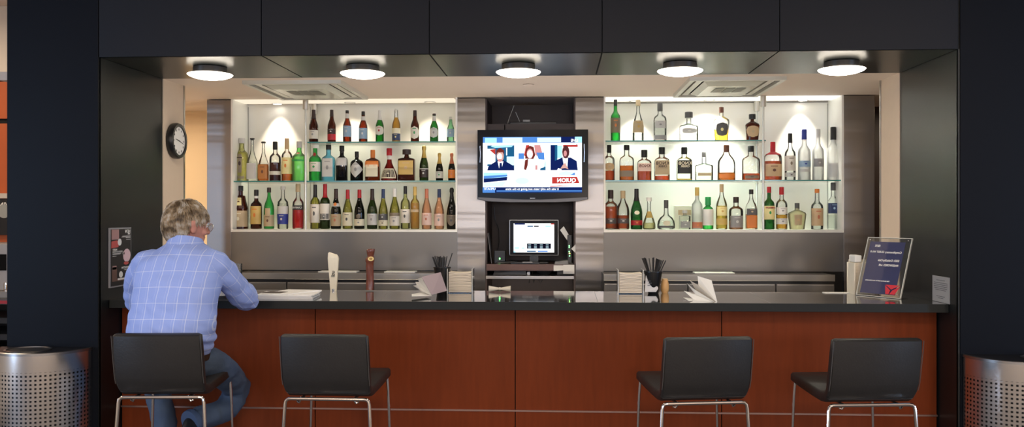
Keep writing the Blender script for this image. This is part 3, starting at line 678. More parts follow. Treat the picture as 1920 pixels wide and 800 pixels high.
b_(1534, 242, 21, 'M', 'tall', 'frost', ('lgrey', .84, 1.1), 'frosted vodka bottle with a silver capsule and grey picture label', labels=[(.26, .42, 'grey', 60, 'lgrey')], group=G)
b_(1562, 238, 22, 'M', 'tall', 'frost', ('black', .76, 1.2), 'tall frosted vodka bottle with a long black cap, right end of the middle shelf', labels=[(.05, .32, 'lgrey', 80)], group=G)
# bottom right
G = 'bottles on the bottom right ledge'
b_(1145, 356, 26, 'B', 'round', 'clear', ('dark', .78, 1.1), 'cognac bottle with dark neck and violet grey label, leftmost on the bottom right ledge', liquid=('damber', .58), labels=[(.14, .28, 'dgrey', 50, 'lgrey')], group=G)
b_(1168, 357.5, 24, 'B', 'taper', 'clear', ('kraft', .80, 1.2), 'cognac bottle with tan stopper and a black curved label', liquid=('damber', .36), labels=[(.15, .28, 'dgrey', 60, 'lgrey')], group=G)
b_(1193.5, 354, 22, 'B', 'burg', 'mgreen', ('black', .70, 1), 'dark green cognac bottle with a red label and gold seal', labels=[(.10, .22, 'red', 75, 'orange'), (.36, .46, 'cream', 25, None, 'oval')], group=G)
b_(1217, 370, 24, 'B', 'bell', 'clear', ('white', .88, 1.4), 'small clear liqueur bottle with a waisted body and gold label', liquid=('pale', .2), labels=[(.36, .56, 'gold', 55)], group=G)
b_(1249, 375, 33, 'B', 'bulb', 'clear', ('dgrey', .72, 1.0), 'round bellied clear decanter with a dark stopper and cream medallion', liquid=('water', .3), labels=[(.12, .30, 'cream', 25, None, 'oval'), (.05, .12, 'dgrey', 70)], dr=.6, group=G)
b_(1284, 394, 20, 'B', 'square', 'clearR', ('lgrey', .84, 1.8), 'small square clear bottle standing before a paper bag', labels=[(.08, .42, 'grey', 50, 'lgrey')], sq=5, group=G)
b_(1307, 351, 20, 'B', 'tall', 'frost', ('gold', .80, 1.1), 'tall white bottle with a gold and black cap and a brown lower label', labels=[(.03, .17, 'rose', 70, 'orange')], group=G)
b_(1327.5, 369, 20, 'B', 'wine', 'bgreen', ('green', .74, 1.4), 'squat green bottle wrapped in a big white label with a green cap', labels=[(.12, .62, 'white', 88)], group=G)
b_(1353, 345, 21, 'B', 'taper', 'clear', ('tan', .82, 1.1), 'yellow whiskey bottle with a tan capsule', liquid=('yellow', .52), labels=[(.10, .24, 'gold', 75), (.30, .50, 'yellow', 60, 'gold')], group=G)
b_(1380, 369, 26, 'B', 'round', 'clear', ('dark', .82, 1.1), 'whiskey bottle with a grey portrait label shaped like an arch', liquid=('orange', .26), labels=[(.05, .42, 'grey', 62, 'lgrey')], group=G)
b_(1408.5, 355, 20, 'B', 'taper', 'clear', ('black', .88, 1.3), 'square whisky bottle with a slanted black label', liquid=('amber', .38), labels=[(.36, .52, 'dgrey', 60, 'kraft'), (.04, .34, 'orange', 55)], dr=.9, sq=6, group=G)
b_(1442, 350, 20, 'B', 'round', 'mgreen', ('wax', .86, 1.1), 'green Irish whiskey bottle with a red cap and pale yellow label', labels=[(.23, .55, 'yellow', 80, 'green')], words=[('JAMESON', .505, .36, 'red')], group=G)
b_(1465.5, 350.5, 21, 'B', 'round', 'clear', ('wax', .82, 1.15), 'clear malt whisky bottle with a dark red cap and white labels', liquid=('gold', .34), labels=[(.12, .26, 'white', 75, 'grey'), (.36, .52, 'white', 70, 'grey')], group=G)
b_(1494.5, 380.5, 34, 'B', 'vee', 'cream', ('dgrey', .80, 1.0), 'short broad cream tinted decanter bottle with a tan crown label', labels=[(.16, .56, 'kraft', 26, 'tan')], dr=.6, group=G)
b_(1532, 354, 22, 'B', 'tall', 'clear', ('orange', .90, 1.1), 'clear vodka bottle with an orange cap and copper coloured label', liquid=('water', .5), labels=[(.09, .52, 'tan', 78, 'rose')], group=G)
b_(1562, 342, 20, 'B', 'tall', 'clear', ('dgrey', .83, 1.2), 'clear bottle with a navy lettered label, right end of the bottom ledge', liquid=('water', .3), labels=[(.34, .56, 'navy', 80, 'sky')], dr=.8, sq=5, group=G)
# paper bag / carton behind the small square bottle
t = empty('gift_carton', (X(1282, DNB - .09), DNB - .09, ZB + .002), 'pale cream carton standing behind the small square clear bottle', 'carton')
w = S(1282, 17, DNB - .09)
BX(-w, w, 0, .05, 0, .165, .003).build('carton_body', pm('carton_cream', (.82, .82, .68), .6), t)
BX(-w * .6, w * .8, -.001, 0, .10, .135).build('printed_panel', cm('kraft'), t)
# ---------------------------------------------------------------- television and screens
def layers(parent, name, M, items, mats):
    """flat picture areas on a screen: items = (material index, [(x, z)...]) stacked outward in thin steps"""
    b = B()
    for k, (mi, pts) in enumerate(items):
        b.mi = mi; y = -.0004 * (k + 1)
        b.rings([[M(x, y + .0004, z) for x, z in pts], [M(x, y, z) for x, z in pts]])
    return b.build(name, mats, parent)
def rc(x0, x1, z0, z1): return [(x0, z0), (x1, z0), (x1, z1), (x0, z1)]
def ov(cx, cz, rx, rz, n=14): return [(cx + rx * math.cos(2 * math.pi * i / n), cz + rz * math.sin(2 * math.pi * i / n)) for i in range(n)]
DT = 5.93
tx0, tx1 = X(895, DT), X(1103, DT); tz0, tz1 = Z(1000, 379, DT), Z(1000, 243, DT); tw = (tx1 - tx0) / 2; th = tz1 - tz0
tv = empty('television', ((tx0 + tx1) / 2, DT, tz0), 'black flat television hanging before the dark alcove, showing a news programme', 'television')
b = B(); pts = [(-tw, .02), (-tw * .8, .006), (-tw * .4, 0), (tw * .4, 0), (tw * .8, .006), (tw, .02), (tw, th), (-tw, th)]
b.rings([[(x * .995, 0, z) for x, z in pts], [(x, .006, z) for x, z in pts], [(x, .04, z) for x, z in pts], [(x * .8, .08, z * .85 + .03) for x, z in pts]])
b.build('casing', BLACKG, tv)
b = B().rings([[(x * .985, -.002, z) for x, z in ((-tw, .021), (-tw * .8, .007), (-tw * .4, .001), (tw * .4, .001), (tw * .8, .007), (tw, .021), (tw, .034), (tw * .4, .022), (tw * .15, .018), (-tw * .15, .018), (-tw * .4, .022), (-tw, .034))],
               [(x * .985, .001, z) for x, z in ((-tw, .021), (-tw * .8, .007), (-tw * .4, .001), (tw * .4, .001), (tw * .8, .007), (tw, .021), (tw, .034), (tw * .4, .022), (tw * .15, .018), (-tw * .15, .018), (-tw * .4, .022), (-tw, .034))]])
b.build('speaker_bar', pm('tv_grey', (.10, .10, .11), .3), tv)
BX(-.06, .06, .08, DN + .46 - DT, th * .35, th * .65).build('wall_mount', BLACKP, tv)
for sx_, h0, h1 in ((-tw * .95, .55, .78), (tw * .925, .55, .80)):
    B().tube([(sx_, -.0015, th * h0), (sx_ + .003, -.0025, th * (h0 + h1) / 2), (sx_, -.0015, th * h1)], .0035).build('side_groove', pm('tv_silver', (.4, .4, .42), .25, .8), tv, True)
mx = (tx0 + tx1) / 2
sx0, sx1 = X(905.5, DT) - mx, X(1091, DT) - mx; sz0, sz1 = Z(1000, 361, DT) - tz0, Z(1000, 256.5, DT) - tz0
sw, sh = sx1 - sx0, sz1 - sz0
TM = lambda x, y, z: (sx0 + x * sw, y - .0005, sz0 + z * sh)
e = lambda n, c, s=1.0: emit('screen_' + n, c, s * .62)
scm = [e('white', (1, 1, 1), 1.5), e('blue', (.10, .30, .80), .9), e('navy', (.008, .02, .13), .8), e('sky', (.35, .70, 1), 1.3), e('teal', (.02, .16, .35), .7), e('skin', (.75, .42, .36), .95),
       e('red', (.65, .06, .05), .8), e('hair', (.24, .04, .03), .7), e('darkskin', (.16, .045, .05), .6), e('pale', (.62, .86, 1), 1.2), e('rose', (.70, .30, .30), 1.0), e('black', (.01, .01, .03), .5)]
Wh, Bl, Nv, Sk, Te, Kn, Rd, Hr, Dk, Pa, Ro, Bk = range(12)
def fr(x0, x1): return lambda pts: [(x0 + (x1 - x0) * x, .40 + .45 * z) for x, z in pts]
f1, f2, f3 = fr(.045, .318), fr(.362, .635), fr(.685, .958)
suit = [(0.0, 0), (1.0, 0), (.97, .18), (.78, .30), (.62, .40), (.38, .40), (.2, .28), (.04, .16)]
items = [(Bl, rc(0, 1, 0, 1)), (Sk, rc(.02, .14, .90, .985)), (Pa, rc(.2, .4, .9, .99)), (Bl, rc(.44, .52, .9, 1)), (Pa, rc(.55, .8, .905, .985)), (Nv, rc(.79, .93, .90, 1)), (Sk, rc(.93, 1, .9, 1)),
         (Wh, rc(0, 1, .10, .895)), (Te, rc(.94, .99, .40, .86)), (Wh, rc(.955, 1, .12, .88)), (Wh, rc(.0, .995, .86, .89)),
         # first guest
         (Te, f1(rc(0, 1, .0, 1))), (Wh, f1(rc(.0, .30, .25, .86))), (Rd, f1([(.08, .82), (.30, .62), (.30, .86)])), (Pa, f1(rc(.72, 1, .2, .55))), (Te, f1(rc(.68, .98, .55, .98))), (Sk, f1([(.12, .95), (.3, .9), (.9, .93), (.96, .99), (.2, 1)])), (Wh, f1(rc(.7, .74, .6, .9))),
         (Wh, f1([(.0, 0), (.0, .16), (.14, .2), (.14, 0)])), (Nv, f1(suit)), (Wh, f1([(.38, .36), (.60, .36), (.53, .05), (.45, .05)])), (Nv, f1([(.46, .30), (.54, .30), (.56, .02), (.44, .02)])),
         (Kn, f1(ov(.48, .56, .135, .22))), (Wh, f1(ov(.46, .55, .09, .13))), (Hr, f1([(.33, .62), (.34, .80), (.48, .90), (.62, .80), (.63, .62), (.58, .72), (.40, .72)])), (Ro, f1(ov(.47, .40, .08, .06))),
         # second guest
         (Wh, f2(rc(0, 1, 0, 1))), (Bl, f2(rc(0, .2, .45, .68))), (Rd, f2([(.2, .6), (.28, 1), (.4, 1), (.3, .5)])), (Ro, f2([(.62, .62), (.58, 1), (.8, 1), (.94, .45), (.84, .45)])), (Bl, f2([(.66, .70), (.94, .70), (.96, .42), (.74, .44)])), (Sk, f2(rc(.84, 1, .0, .35))), (Te, f2(rc(.8, 1, 0, .14))),
         (Hr, f2([(.30, .1), (.24, .45), (.28, .85), (.42, .98), (.56, .92), (.62, .6), (.55, .45), (.40, .35), (.34, .02), (.20, .02)])), (Wh, f2([(.02, 0), (.04, .34), (.26, .46), (.70, .44), (.98, .38), (.94, .12), (.6, 0)])), (Hr, f2([(.2, .04), (.24, .4), (.36, .46), (.34, .2), (.28, .0)])), (Ro, f2(ov(.42, .66, .12, .2))), (Wh, f2(ov(.42, .64, .10, .16))), (Ro, f2(rc(.62, .70, .02, .2))),
         # third guest
         (Wh, f3(rc(0, 1, 0, 1))), (Te, f3(rc(0, .25, 0, 1))), (Sk, f3(rc(.25, .42, .48, .98))), (Rd, f3(rc(.46, 1, .92, 1))), (Nv, f3(rc(.0, .16, .0, .98))), (Nv, f3([(.12, 0), (.14, .36), (.42, .50), (.74, .50), (.96, .36), (1, 0)])),
         (Wh, f3([(.44, .48), (.64, .48), (.62, .12), (.50, .12)])), (Dk, f3(ov(.56, .72, .135, .26))), (Ro, f3(ov(.54, .66, .06, .12))), (Kn, f3([(.36, .06), (.46, .22), (.54, .30), (.60, .16), (.66, .04), (.54, .08)])), (Wh, f3([(.24, 0), (.28, .08), (.40, .04), (.40, 0)])),
         # lower part: desk, lettering block, ticker
         (Sk, [(.01, .20), (.24, .27), (.25, .35), (.01, .36)]), (Nv, [(.01, .18), (.245, .22), (.25, .28), (.01, .25)]), (Bl, [(.01, .25), (.25, .29), (.25, .32), (.01, .30)]), (Pa, [(.01, .11), (.2, .11), (.24, .2), (.01, .17)]), (Pa, ov(.40, .21, .07, .06)),
         (Pa, [(.76, .31), (.93, .30), (.92, .36), (.84, .385), (.78, .36)]), (Bl, [(.88, .32), (.93, .31), (.93, .36), (.90, .33)]), (Rd, [(.70, .16), (.975, .165), (.95, .28), (.70, .275)]), (Ro, [(.68, .12), (.78, .13), (.92, .115), (.68, .10)]),
         (Nv, rc(0, 1, 0, .095)), (Bl, rc(0, .125, 0, .095)), (Bl, rc(.14, 1, .018, .04))]
layers(tv, 'screen', TM, items, scm)
bright = scm[0]; lx = lambda fx: sx0 + fx * sw; lz = lambda fz: sz0 + fz * sh
LETY = -.034
text('screen_lettering', 'QUION', sh * .10, bright, tv, face_cam(lx(.845), LETY, lz(.215)), bold=.0012)
text('screen_lettering', 'LIVE', sh * .07, bright, tv, face_cam(lx(.925), LETY, lz(.925)), bold=.0004)
text('screen_lettering', 'it was the only team not going to the state', sh * .055, bright, tv, face_cam(lx(.50), LETY, lz(.062)), bold=.0002)
text('screen_lettering', 'UPDATE', sh * .055, bright, tv, face_cam(lx(.075), LETY, lz(.065)), bold=.0002)
BX(-.017, .017, -.0025, .002, .026, .029).build('maker_mark', pm('tv_silver', (.4, .4, .42), .25, .8), tv)
# set-top box with antennas on the upper shelf
t = empty('receiver_box', (X(1000, DN + .12), DN + .12, zt1), 'flat black receiver box on the shelf above the television', 'receiver')
w = S(1000, 44, DN + .1)
BX(-w, w, 0, .16, 0, .026, .006).build('casing', BLACKP, t)
BX(-w * .45, -w * .15, .02, .06, .026, .042, .002).build('small_adapter', pm('adapter_grey', (.35, .34, .32), .5), t)
t = empty('antenna', (X(955, DN + .18), DN + .18, zt1), 'indoor antenna with two thin rods on the upper shelf', 'antenna')
B().lathe([(.03, 0), (.028, .012), (.01, .018)], n=16).build('base', BLACKP, t, True)
B().tube([(-.015, 0, .01), (.0, 0, .06), (.035, -.02, .145)], .0022).build('rod', ROD, t, True); B().tube([(.03, 0, .01), (.075, 0, .03), (.045, .0, .10)], .0018).build('rod', ROD, t, True)

# point-of-sale screen on the lower shelf
DS = DN + .06
t = empty('till_screen', (X(1001, DS), DS, zs1), 'till monitor with a grey frame and a lit white screen on the alcove shelf', 'monitor')
px0 = X(1001, DS); w = S(1001, 46.5, DS); z0 = Z(1001, 479, DS) - zs1; z1 = Z(1001, 411.5, DS) - zs1
TL = Matrix.Rotation(R(-6), 4, 'X')
BX(-w, w, 0, .03, z0, z1, .008).build('casing', pm('till_silver', (.42, .42, .42), .3, .6), t)
BX(-w + .006, w - .006, -.002, .004, z0 + .006, z1 - .006, .004).build('bezel', BLACKG, t)
s0, s1 = -w + S(1001, 8.5, DS), w - S(1001, 8.5, DS); q0, q1 = z0 + S(1001, 6, DS), z1 - S(1001, 7, DS)
SM = lambda x, y, z: (s0 + x * (s1 - s0), y - .0022, q0 + z * (q1 - q0))
it = [(Wh, rc(0, 1, 0, 1)), (Nv, rc(.02, .28, .955, 1)), (Te, rc(.34, .48, .88, .92)), (Bk, rc(.50, .62, .88, .92)), (Sk, rc(.78, .92, .88, .92)), (Rd, rc(.92, 1, .96, 1)), (Bk, rc(.33, .92, .13, .31)),
      (Sk, rc(.02, .14, .13, .18)), (Sk, rc(.20, .27, .13, .17)), (Te, rc(.33, .55, .02, .06)), (Bl, rc(.60, .84, .02, .06)), (Sk, rc(0, .05, 0, .05))]
for r_ in range(3):
    for c_ in range(4): it.append((Pa, rc(.36 + c_ * .145, .36 + c_ * .145 + .07, .155 + r_ * .052, .17 + r_ * .052)))
layers(t, 'screen', SM, it, scm)
BX(-.03, .03, .03, .06, .01, z0 + .1).build('stand_neck', BLACKP, t)
BX(-.10, .10, -.02, .13, 0, .012, .004).build('stand_base', BLACKP, t)
t = empty('keyboard', (X(985, DN + .01), DN - .035, zs1), 'black keyboard in front of the till monitor', 'keyboard')
BX(-.10, .10, 0, .07, 0, .012, .003).build('keyboard_body', BLACKP, t)
BX(-.02, .05, -.001, .03, .012, .015, .001).build('white_key_block', pm('key_grey', (.4, .4, .4), .5), t)
def router(px, D, w, h, leds, lab, hgt):
    t = empty('network_box', (X(px, D), D, zs1), lab, 'router', None)
    BX(-w / 2, w / 2, 0, .12, 0, h, .004).build('casing', BLACKP, t)
    for lx_, lz_, c in leds:
        B().sphere((lx_, -.001, lz_), .0035, 8, 6).build('indicator_light', emit('led_' + c, {'g': (.1, 1, .15), 'y': (.9, .9, .1)}[c], 9), t, True)
router(937, DN + .05, .075, .09, ((0, .036, 'g'), (.0, .030, 'g')), 'black box with one green light at the left of the alcove shelf', 0)
router(1068, DN + .02, .03, .20, ((-.003, .125, 'g'), (-.003, .115, 'g'), (-.003, .085, 'g'), (.0, .072, 'y'), (.0, .055, 'g')), 'upright black network box with a column of green lights, right of the till monitor', 0)
t = empty('phone_handset', (X(1052, DN - .03), DN - .03, zs1), 'grey card reader lying on the shelf edge right of the till monitor', 'card reader')
B().rings([[(-.045, -.02, 0), (.05, -.02, 0), (.05, .06, 0), (-.045, .06, 0)], [(-.04, -.015, .018), (.045, -.015, .028), (.045, .055, .03), (-.04, .055, .02)]]).build('casing', pm('reader_grey', (.12, .12, .12), .4), t)
BX(-.03, .02, -.01, .03, .0215, .0235).build('keypad', BLACKP, t)
def note(pts, t_, lab, mat=WHITE, nm='paper_note'):
    c = Vector(pts[0]); o = B().slab([Vector(p) - c for p in pts], t_).build(nm, mat, None, loc=c); tag(o, lab, 'paper'); return o
pg = pm('note_grey', (.50, .49, .46), .7)
note([P(1038, 508, DN - .055), P(1060, 506, DN - .055), P(1060, 497, DN - .055), P(1038, 497, DN - .055)], .001, 'left paper note taped to the lower shelf edge', pg)
note([P(1056, 513, DN - .058), P(1077, 513, DN - .058), P(1077, 496, DN - .058), P(1056, 496, DN - .058)], .001, 'right paper note taped to the lower shelf edge', pg)
note([P(1050, 431, DN + .01), P(1057, 424, DN + .01), P(1070, 446, DN + .03), P(1064, 451, DN + .03)], .001, 'crumpled white paper slip stuck at the upper right of the till monitor', pg)
note([P(1071, 466, DN), P(1079, 458, DN), P(1079, 474, DN)], .001, 'small paper corner sticking out beside the green network lights', pg)
t = empty('file_folder', (X(918, DN + .05), DN + .05, zs1), 'thin grey folder leaning in the left corner of the alcove shelf', 'folder')
B().slab([(.012, 0, 0), (.012, .12, 0), (-.016, .12, .21), (-.016, 0, .21)], .004).build('cover', pm('folder_grey', (.13, .12, .12), .5), t)
# clutter under the shelf: telephone, cables, box
t = empty('telephone', (X(960, DN + .02), DN + .02, 1.10), 'black desk telephone under the alcove shelf', 'telephone')
B().rings([[(-.13, 0, 0), (.10, 0, 0), (.10, .13, 0), (-.13, .13, 0)], [(-.12, .005, .03), (.09, .005, .045), (.09, .12, .07), (-.12, .12, .06)]]).build('base', BLACKP, t)
B().tube([(-.12, .03, .05), (-.10, .03, .075), (0, .03, .082), (.03, .03, .08), (.05, .03, .055)], .014).build('handset', BLACKP, t, True)
for i, (p0, D_) in enumerate(((992, DN + .1), (998, DN + .12), (1008, DN + .08))):
    a = P(p0, 506, D_); o = B().tube([(0, 0, 0), (.0, 0, -.05), (.01 * i, .01, -.09), (.03 * i, .0, a.z * -1 + 1.107 if 0 else -(a.z - 1.108))], .0028).build('cable', BLACKP, None, True, loc=a)
    tag(o, ('black cable hanging below the alcove shelf, left one', 'black cable hanging below the alcove shelf, middle one', 'black cable below the alcove shelf, right and most curved')[i], 'cable', 'cables under the alcove shelf')
a = P(927, 388, DN + .3); o = B().tube([(0, 0, 0), (.002, 0, -.08), (.03, 0, -.16), (.034, 0, -.25), (.02, -.02, -.33)], .0025).build('cable', BLACKP, None, True, loc=a); tag(o, 'thin black cable hanging down the alcove back wall left of the till monitor', 'cable')
t = empty('receipt_printer', (X(1059, DN + .06), DN - .01, 1.10), 'dark printer under the right end of the alcove shelf', 'printer')
BX(-.055, .055, 0, .14, 0, .085, .006).build('casing', pm('printer_dark', (.018, .018, .018), .4), t); BX(-.05, .05, -.002, 0, .05, .056).build('paper_slot', STEEL3, t)
o = B().sphere((0, 0, .03), (.055, .05, .035)).build('cloth_bundle', pm('black_cloth', (.008, .008, .008), .9), None, True, loc=(X(1021, DN + .05), DN + .05, 1.101)); tag(o, 'black crumpled bundle under the alcove shelf, left of the printer', 'bundle')
o = BX(-.01, .01, 0, .02, 0, .02, .003).build('power_plug', WHITE, None, loc=(X(991, DN), DN, 1.101)); tag(o, 'small white plug below the till monitor', 'plug')

# ---------------------------------------------------------------- wall clock on the left bar wall
ck = empty('wall_clock', (XL + .006, 5.265, Z(327, 264, 5.26)), 'round black rimmed wall clock on the beige wall at the left', 'clock', None)
CM = Matrix.Rotation(math.pi / 2, 4, 'Y')
B().lathe([(.095, 0), (.108, .004), (.110, .03), (.104, .043), (.088, .043), (.085, .034)], n=40, M=CM).build('rim', BLACKP, ck, True)
B().lathe([(.086, .034), (.086, .0352)], n=40, M=CM).build('dial', pm('clock_dial', (.80, .79, .76), .5), ck)
b = B()
for i in range(12):
    a = i * math.pi / 6; y, z = .070 * math.sin(a), .070 * math.cos(a); b.box(.0352, .036, y - .004, y + .004, z - .006, z + .006)
b.build('hour_marks', BLACKP, ck)['kind'] = 'stuff'
def hand(nm, ang, ln, w):
    d = Vector((0, math.sin(ang), math.cos(ang))); s_ = Vector((0, d.z, -d.y)) * w; o = Vector((.037, 0, 0)) - d * .012
    B().slab([o - s_, o + s_, Vector((.037, 0, 0)) + d * ln + s_ * .4, Vector((.037, 0, 0)) + d * ln - s_ * .4], .0012).build(nm, BLACKP, ck)
hand('hour_hand', R(-80), .05, .004); hand('minute_hand', R(104), .07, .003)

# ---------------------------------------------------------------- signs on the reveals
def on_left(px, D=None): return 4.40 * 860.0 / (1045 - px)
ya, yb = on_left(203), on_left(244); zA, zB = Z(203, 540, ya), Z(203, 427, ya)
t = empty('drinks_menu', (XL + .001, (ya + yb) / 2, zA), 'tall black drinks menu in a clear holder on the dark left reveal', 'menu'); hw = (yb - ya) / 2; hh = zB - zA
BX(0, .010, -hw, hw, 0, hh, .001).build('acrylic_holder', pm('holder_edge', (.30, .30, .32), .2), t)
BX(.0102, .011, -hw + .006, hw - .006, .008, hh - .008).build('menu_sheet', pm('menu_black', (.020, .018, .018), .4), t)
mm = [pm('menu_red', (.55, .10, .09), .5), pm('menu_pink', (.80, .55, .58), .5), WHITE, pm('menu_brown', (.16, .09, .07), .5), pm('menu_rosy', (.42, .24, .23), .5)]
b = B(); MM = lambda x, z: (0.0112, -hw + x * 2 * hw, z * hh)
def mp(mi, pts, dx=0):
    b.mi = mi; b.rings([[Vector(MM(x, z)) + Vector((dx, 0, 0)) for x, z in pts], [Vector(MM(x, z)) + Vector((.0004 + dx, 0, 0)) for x, z in pts]])
mp(4, rc(.06, .40, .80, .97)); mp(0, [(.04, .66), (.36, .67), (.42, .74), (.30, .79), (.05, .77)]); mp(2, ov(.42, .755, .09, .06), .001)
mp(1, ov(.77, .52, .18, .115)); mp(0, ov(.74, .39, .12, .03)); mp(3, rc(.08, .30, .10, .34)); mp(4, rc(.1, .28, .3, .36)); mp(2, ov(.48, .205, .09, .055), .001); mp(3, rc(.30, .80, .10, .135)); mp(2, rc(.33, .72, .115, .145), .001)
mp(2, ov(.86, .52, .0, .0) if 0 else ov(.62, .56, .05, .03)) ; mp(3, ov(.62, .56, .03, .02), .001)
for (x0_, x1_, z_) in ((.56, .94, .85), (.52, .94, .835), (.72, .94, .82), (.74, .94, .79), (.1, .56, .60), (.1, .56, .585), (.1, .5, .565), (.1, .46, .55), (.1, .28, .52), (.62, .92, .285), (.66, .92, .27), (.74, .92, .235)):
    mp(2, rc(x0_, x1_, z_, z_ + .006))
b.build('printed_pictures', mm, t)
def on_side(y, z, sgn=1): return Matrix.Translation((.0125, y, z)) @ Matrix.Rotation(math.pi / 2, 4, 'Z') @ Matrix.Rotation(math.pi / 2, 4, 'X')
for s_, x_, z_, sz in (('NEW', .80, .93, .026), ('BAR', .86, .89, .013), ('MOJITO', .20, .63, .013), ('MANHATTAN', .70, .315, .014)):
    text('menu_lettering', s_, sz, WHITE, t, on_side(-hw + x_ * 2 * hw, z_ * hh), bold=.0003)
# notice on the right reveal
def on_right(px): return 4.40 * 752.0 / (px - 1045)
ya, yb = on_right(1782), on_right(1751); zB = Z(1782, 521, ya)
t = empty('notice_card', (XR - .001, (ya + yb) / 2, ZC + .001), 'small grey notice standing against the dark right reveal at the end of the counter', 'notice'); hw = (yb - ya) / 2; hh = zB - ZC
BX(-.004, 0, -hw, hw, 0, hh, .0005).build('card', pm('notice_grey', (.36, .36, .37), .4), t)
b = B()
for i, (z_, k) in enumerate(((.84, .5), (.74, .8), (.67, .82), (.60, .8), (.53, .75), (.46, .6), (.22, .5), (.15, .3))): b.box(-.0046, -.004, -hw * k, hw * k, hh * z_, hh * (z_ + .02))
b.build('printed_lines', pm('print_grey', (.12, .12, .13), .6), t)['kind'] = 'stuff'
# black framed holder behind the guest
t = empty('framed_stand', (X(262, 4.86), 4.86, ZC), 'black framed stand on the left end of the counter, half hidden behind the seated man', 'stand')
w, h = S(262, 14, 4.86), Z(262, 468, 4.86) - ZC
b = BX(-w, w, 0, .012, 0, .012); b.box(-w, w, 0, .012, h - .012, h); b.box(-w, -w + .010, 0, .012, .012, h - .012); b.box(w - .010, w, 0, .012, .012, h - .012); b.build('frame', pm('frame_dark', (.035, .035, .04), .3), t)
BX(-w + .010, w - .010, .004, .009, .012, h - .012).build('panel', pm('frame_panel', (.008, .009, .014), .2), t)

# acrylic wifi sign, leaning back and turned
BLp, BRp = Vector((1.656, 4.977, ZC + .002)), Vector((1.811, 4.75, ZC + .002))
wv = (BRp - BLp); nb = Vector((.83, .56, 0)).normalized(); up = nb * .105 + Vector((0, 0, .318))
sgn = empty('acrylic_sign', tuple((BLp + BRp) / 2), 'clear leaning acrylic stand with a dark blue poster and a red triangle logo', 'sign')
def SP(u, v, o=0.0):
    n_ = wv.cross(up).normalized()
    return (BLp + wv * u + up * v) - Vector(sgn.location) + n_ * o
ACR = glassm('acrylic', (.97, .975, .97), .015, .5); ACE = pm('acrylic_edge', (.72, .72, .66), .15)
def splate(u0, u1, v0, v1, o0, o1, mat, nm, par=None):
    pts = [(u0, v0), (u1, v0), (u1, v1), (u0, v1)]
    return B().rings([[SP(u, v, o0) for u, v in pts], [SP(u, v, o1) for u, v in pts]]).build(nm, mat, par or sgn)
splate(0, 1, 0, 1, -.002, .002, ACR, 'front_plate'); splate(0, 1, 0, 1, -.006, -.0035, ACR, 'rear_plate')
b = B()
for q in ((0, 1, 0, .008), (0, 1, .992, 1), (0, .010, 0, 1), (.985, 1, 0, 1)):
    pts = [(q[0], q[2]), (q[1], q[2]), (q[1], q[3]), (q[0], q[3])]; b.rings([[SP(u, v, -.0065) for u, v in pts], [SP(u, v, .0025) for u, v in pts]])
b.build('polished_edge', ACE, sgn)['kind'] = 'stuff'
poster = splate(.07, .86, .05, .93, -.0034, -.0022, pm('poster_blue', (.028, .036, .15), .5, var=.25, vscale=60), 'poster')
MAT = lambda u, v, o=.0032: Matrix.Translation(SP(u, v, o)) @ Matrix((tuple(wv.normalized()) + (0,), tuple(up.normalized()) + (0,), tuple(wv.cross(up).normalized()) + (0,), (0, 0, 0, 1))).transposed()
for s_, u, v, sz in (('Complimentary GUEST Wi-Fi', .48, .75, .0160), ('SSID: DeltaSkyClub', .58, .61, .0165), ('PASSWORD: wifi', .60, .53, .0165), ('Visit the front desk for more information', .42, .265, .009), ('DELTA', .27, .845, .011), ('SKY CLUB', .27, .865, .007)):
    text('poster_lettering', s_, sz, WHITE, sgn, MAT(u, v), bold=.0004)
RED = pm('logo_red', (.62, .02, .04), .5)
b = B()
for tri in ([(.62, .21), (.94, .21), (.77, .135)], [(.62, .20), (.75, .12), (.73, .055), (.66, .055)], [(.95, .195), (.80, .125), (.745, .055), (.86, .055)]):
    b.rings([[SP(u, v, .0026) for u, v in tri], [SP(u, v, .0032) for u, v in tri]])
b.build('triangle_logo', RED, sgn)['kind'] = 'stuff'
for u in (.07, .93):
    for v in (.05, .95):
        if (u, v) == (.07, .05): continue
        c = SP(u, v, .004); B().sphere(c, .005, 10, 8).build('screw_stud', CHROME, sgn, True)
bk = [SP(0, 0, -.006), SP(1, 0, -.006), SP(1, 0, -.006) + nb * .06, SP(0, 0, -.006) + nb * .06]
B().slab(bk, .003).build('foot_plate', ACR, sgn)

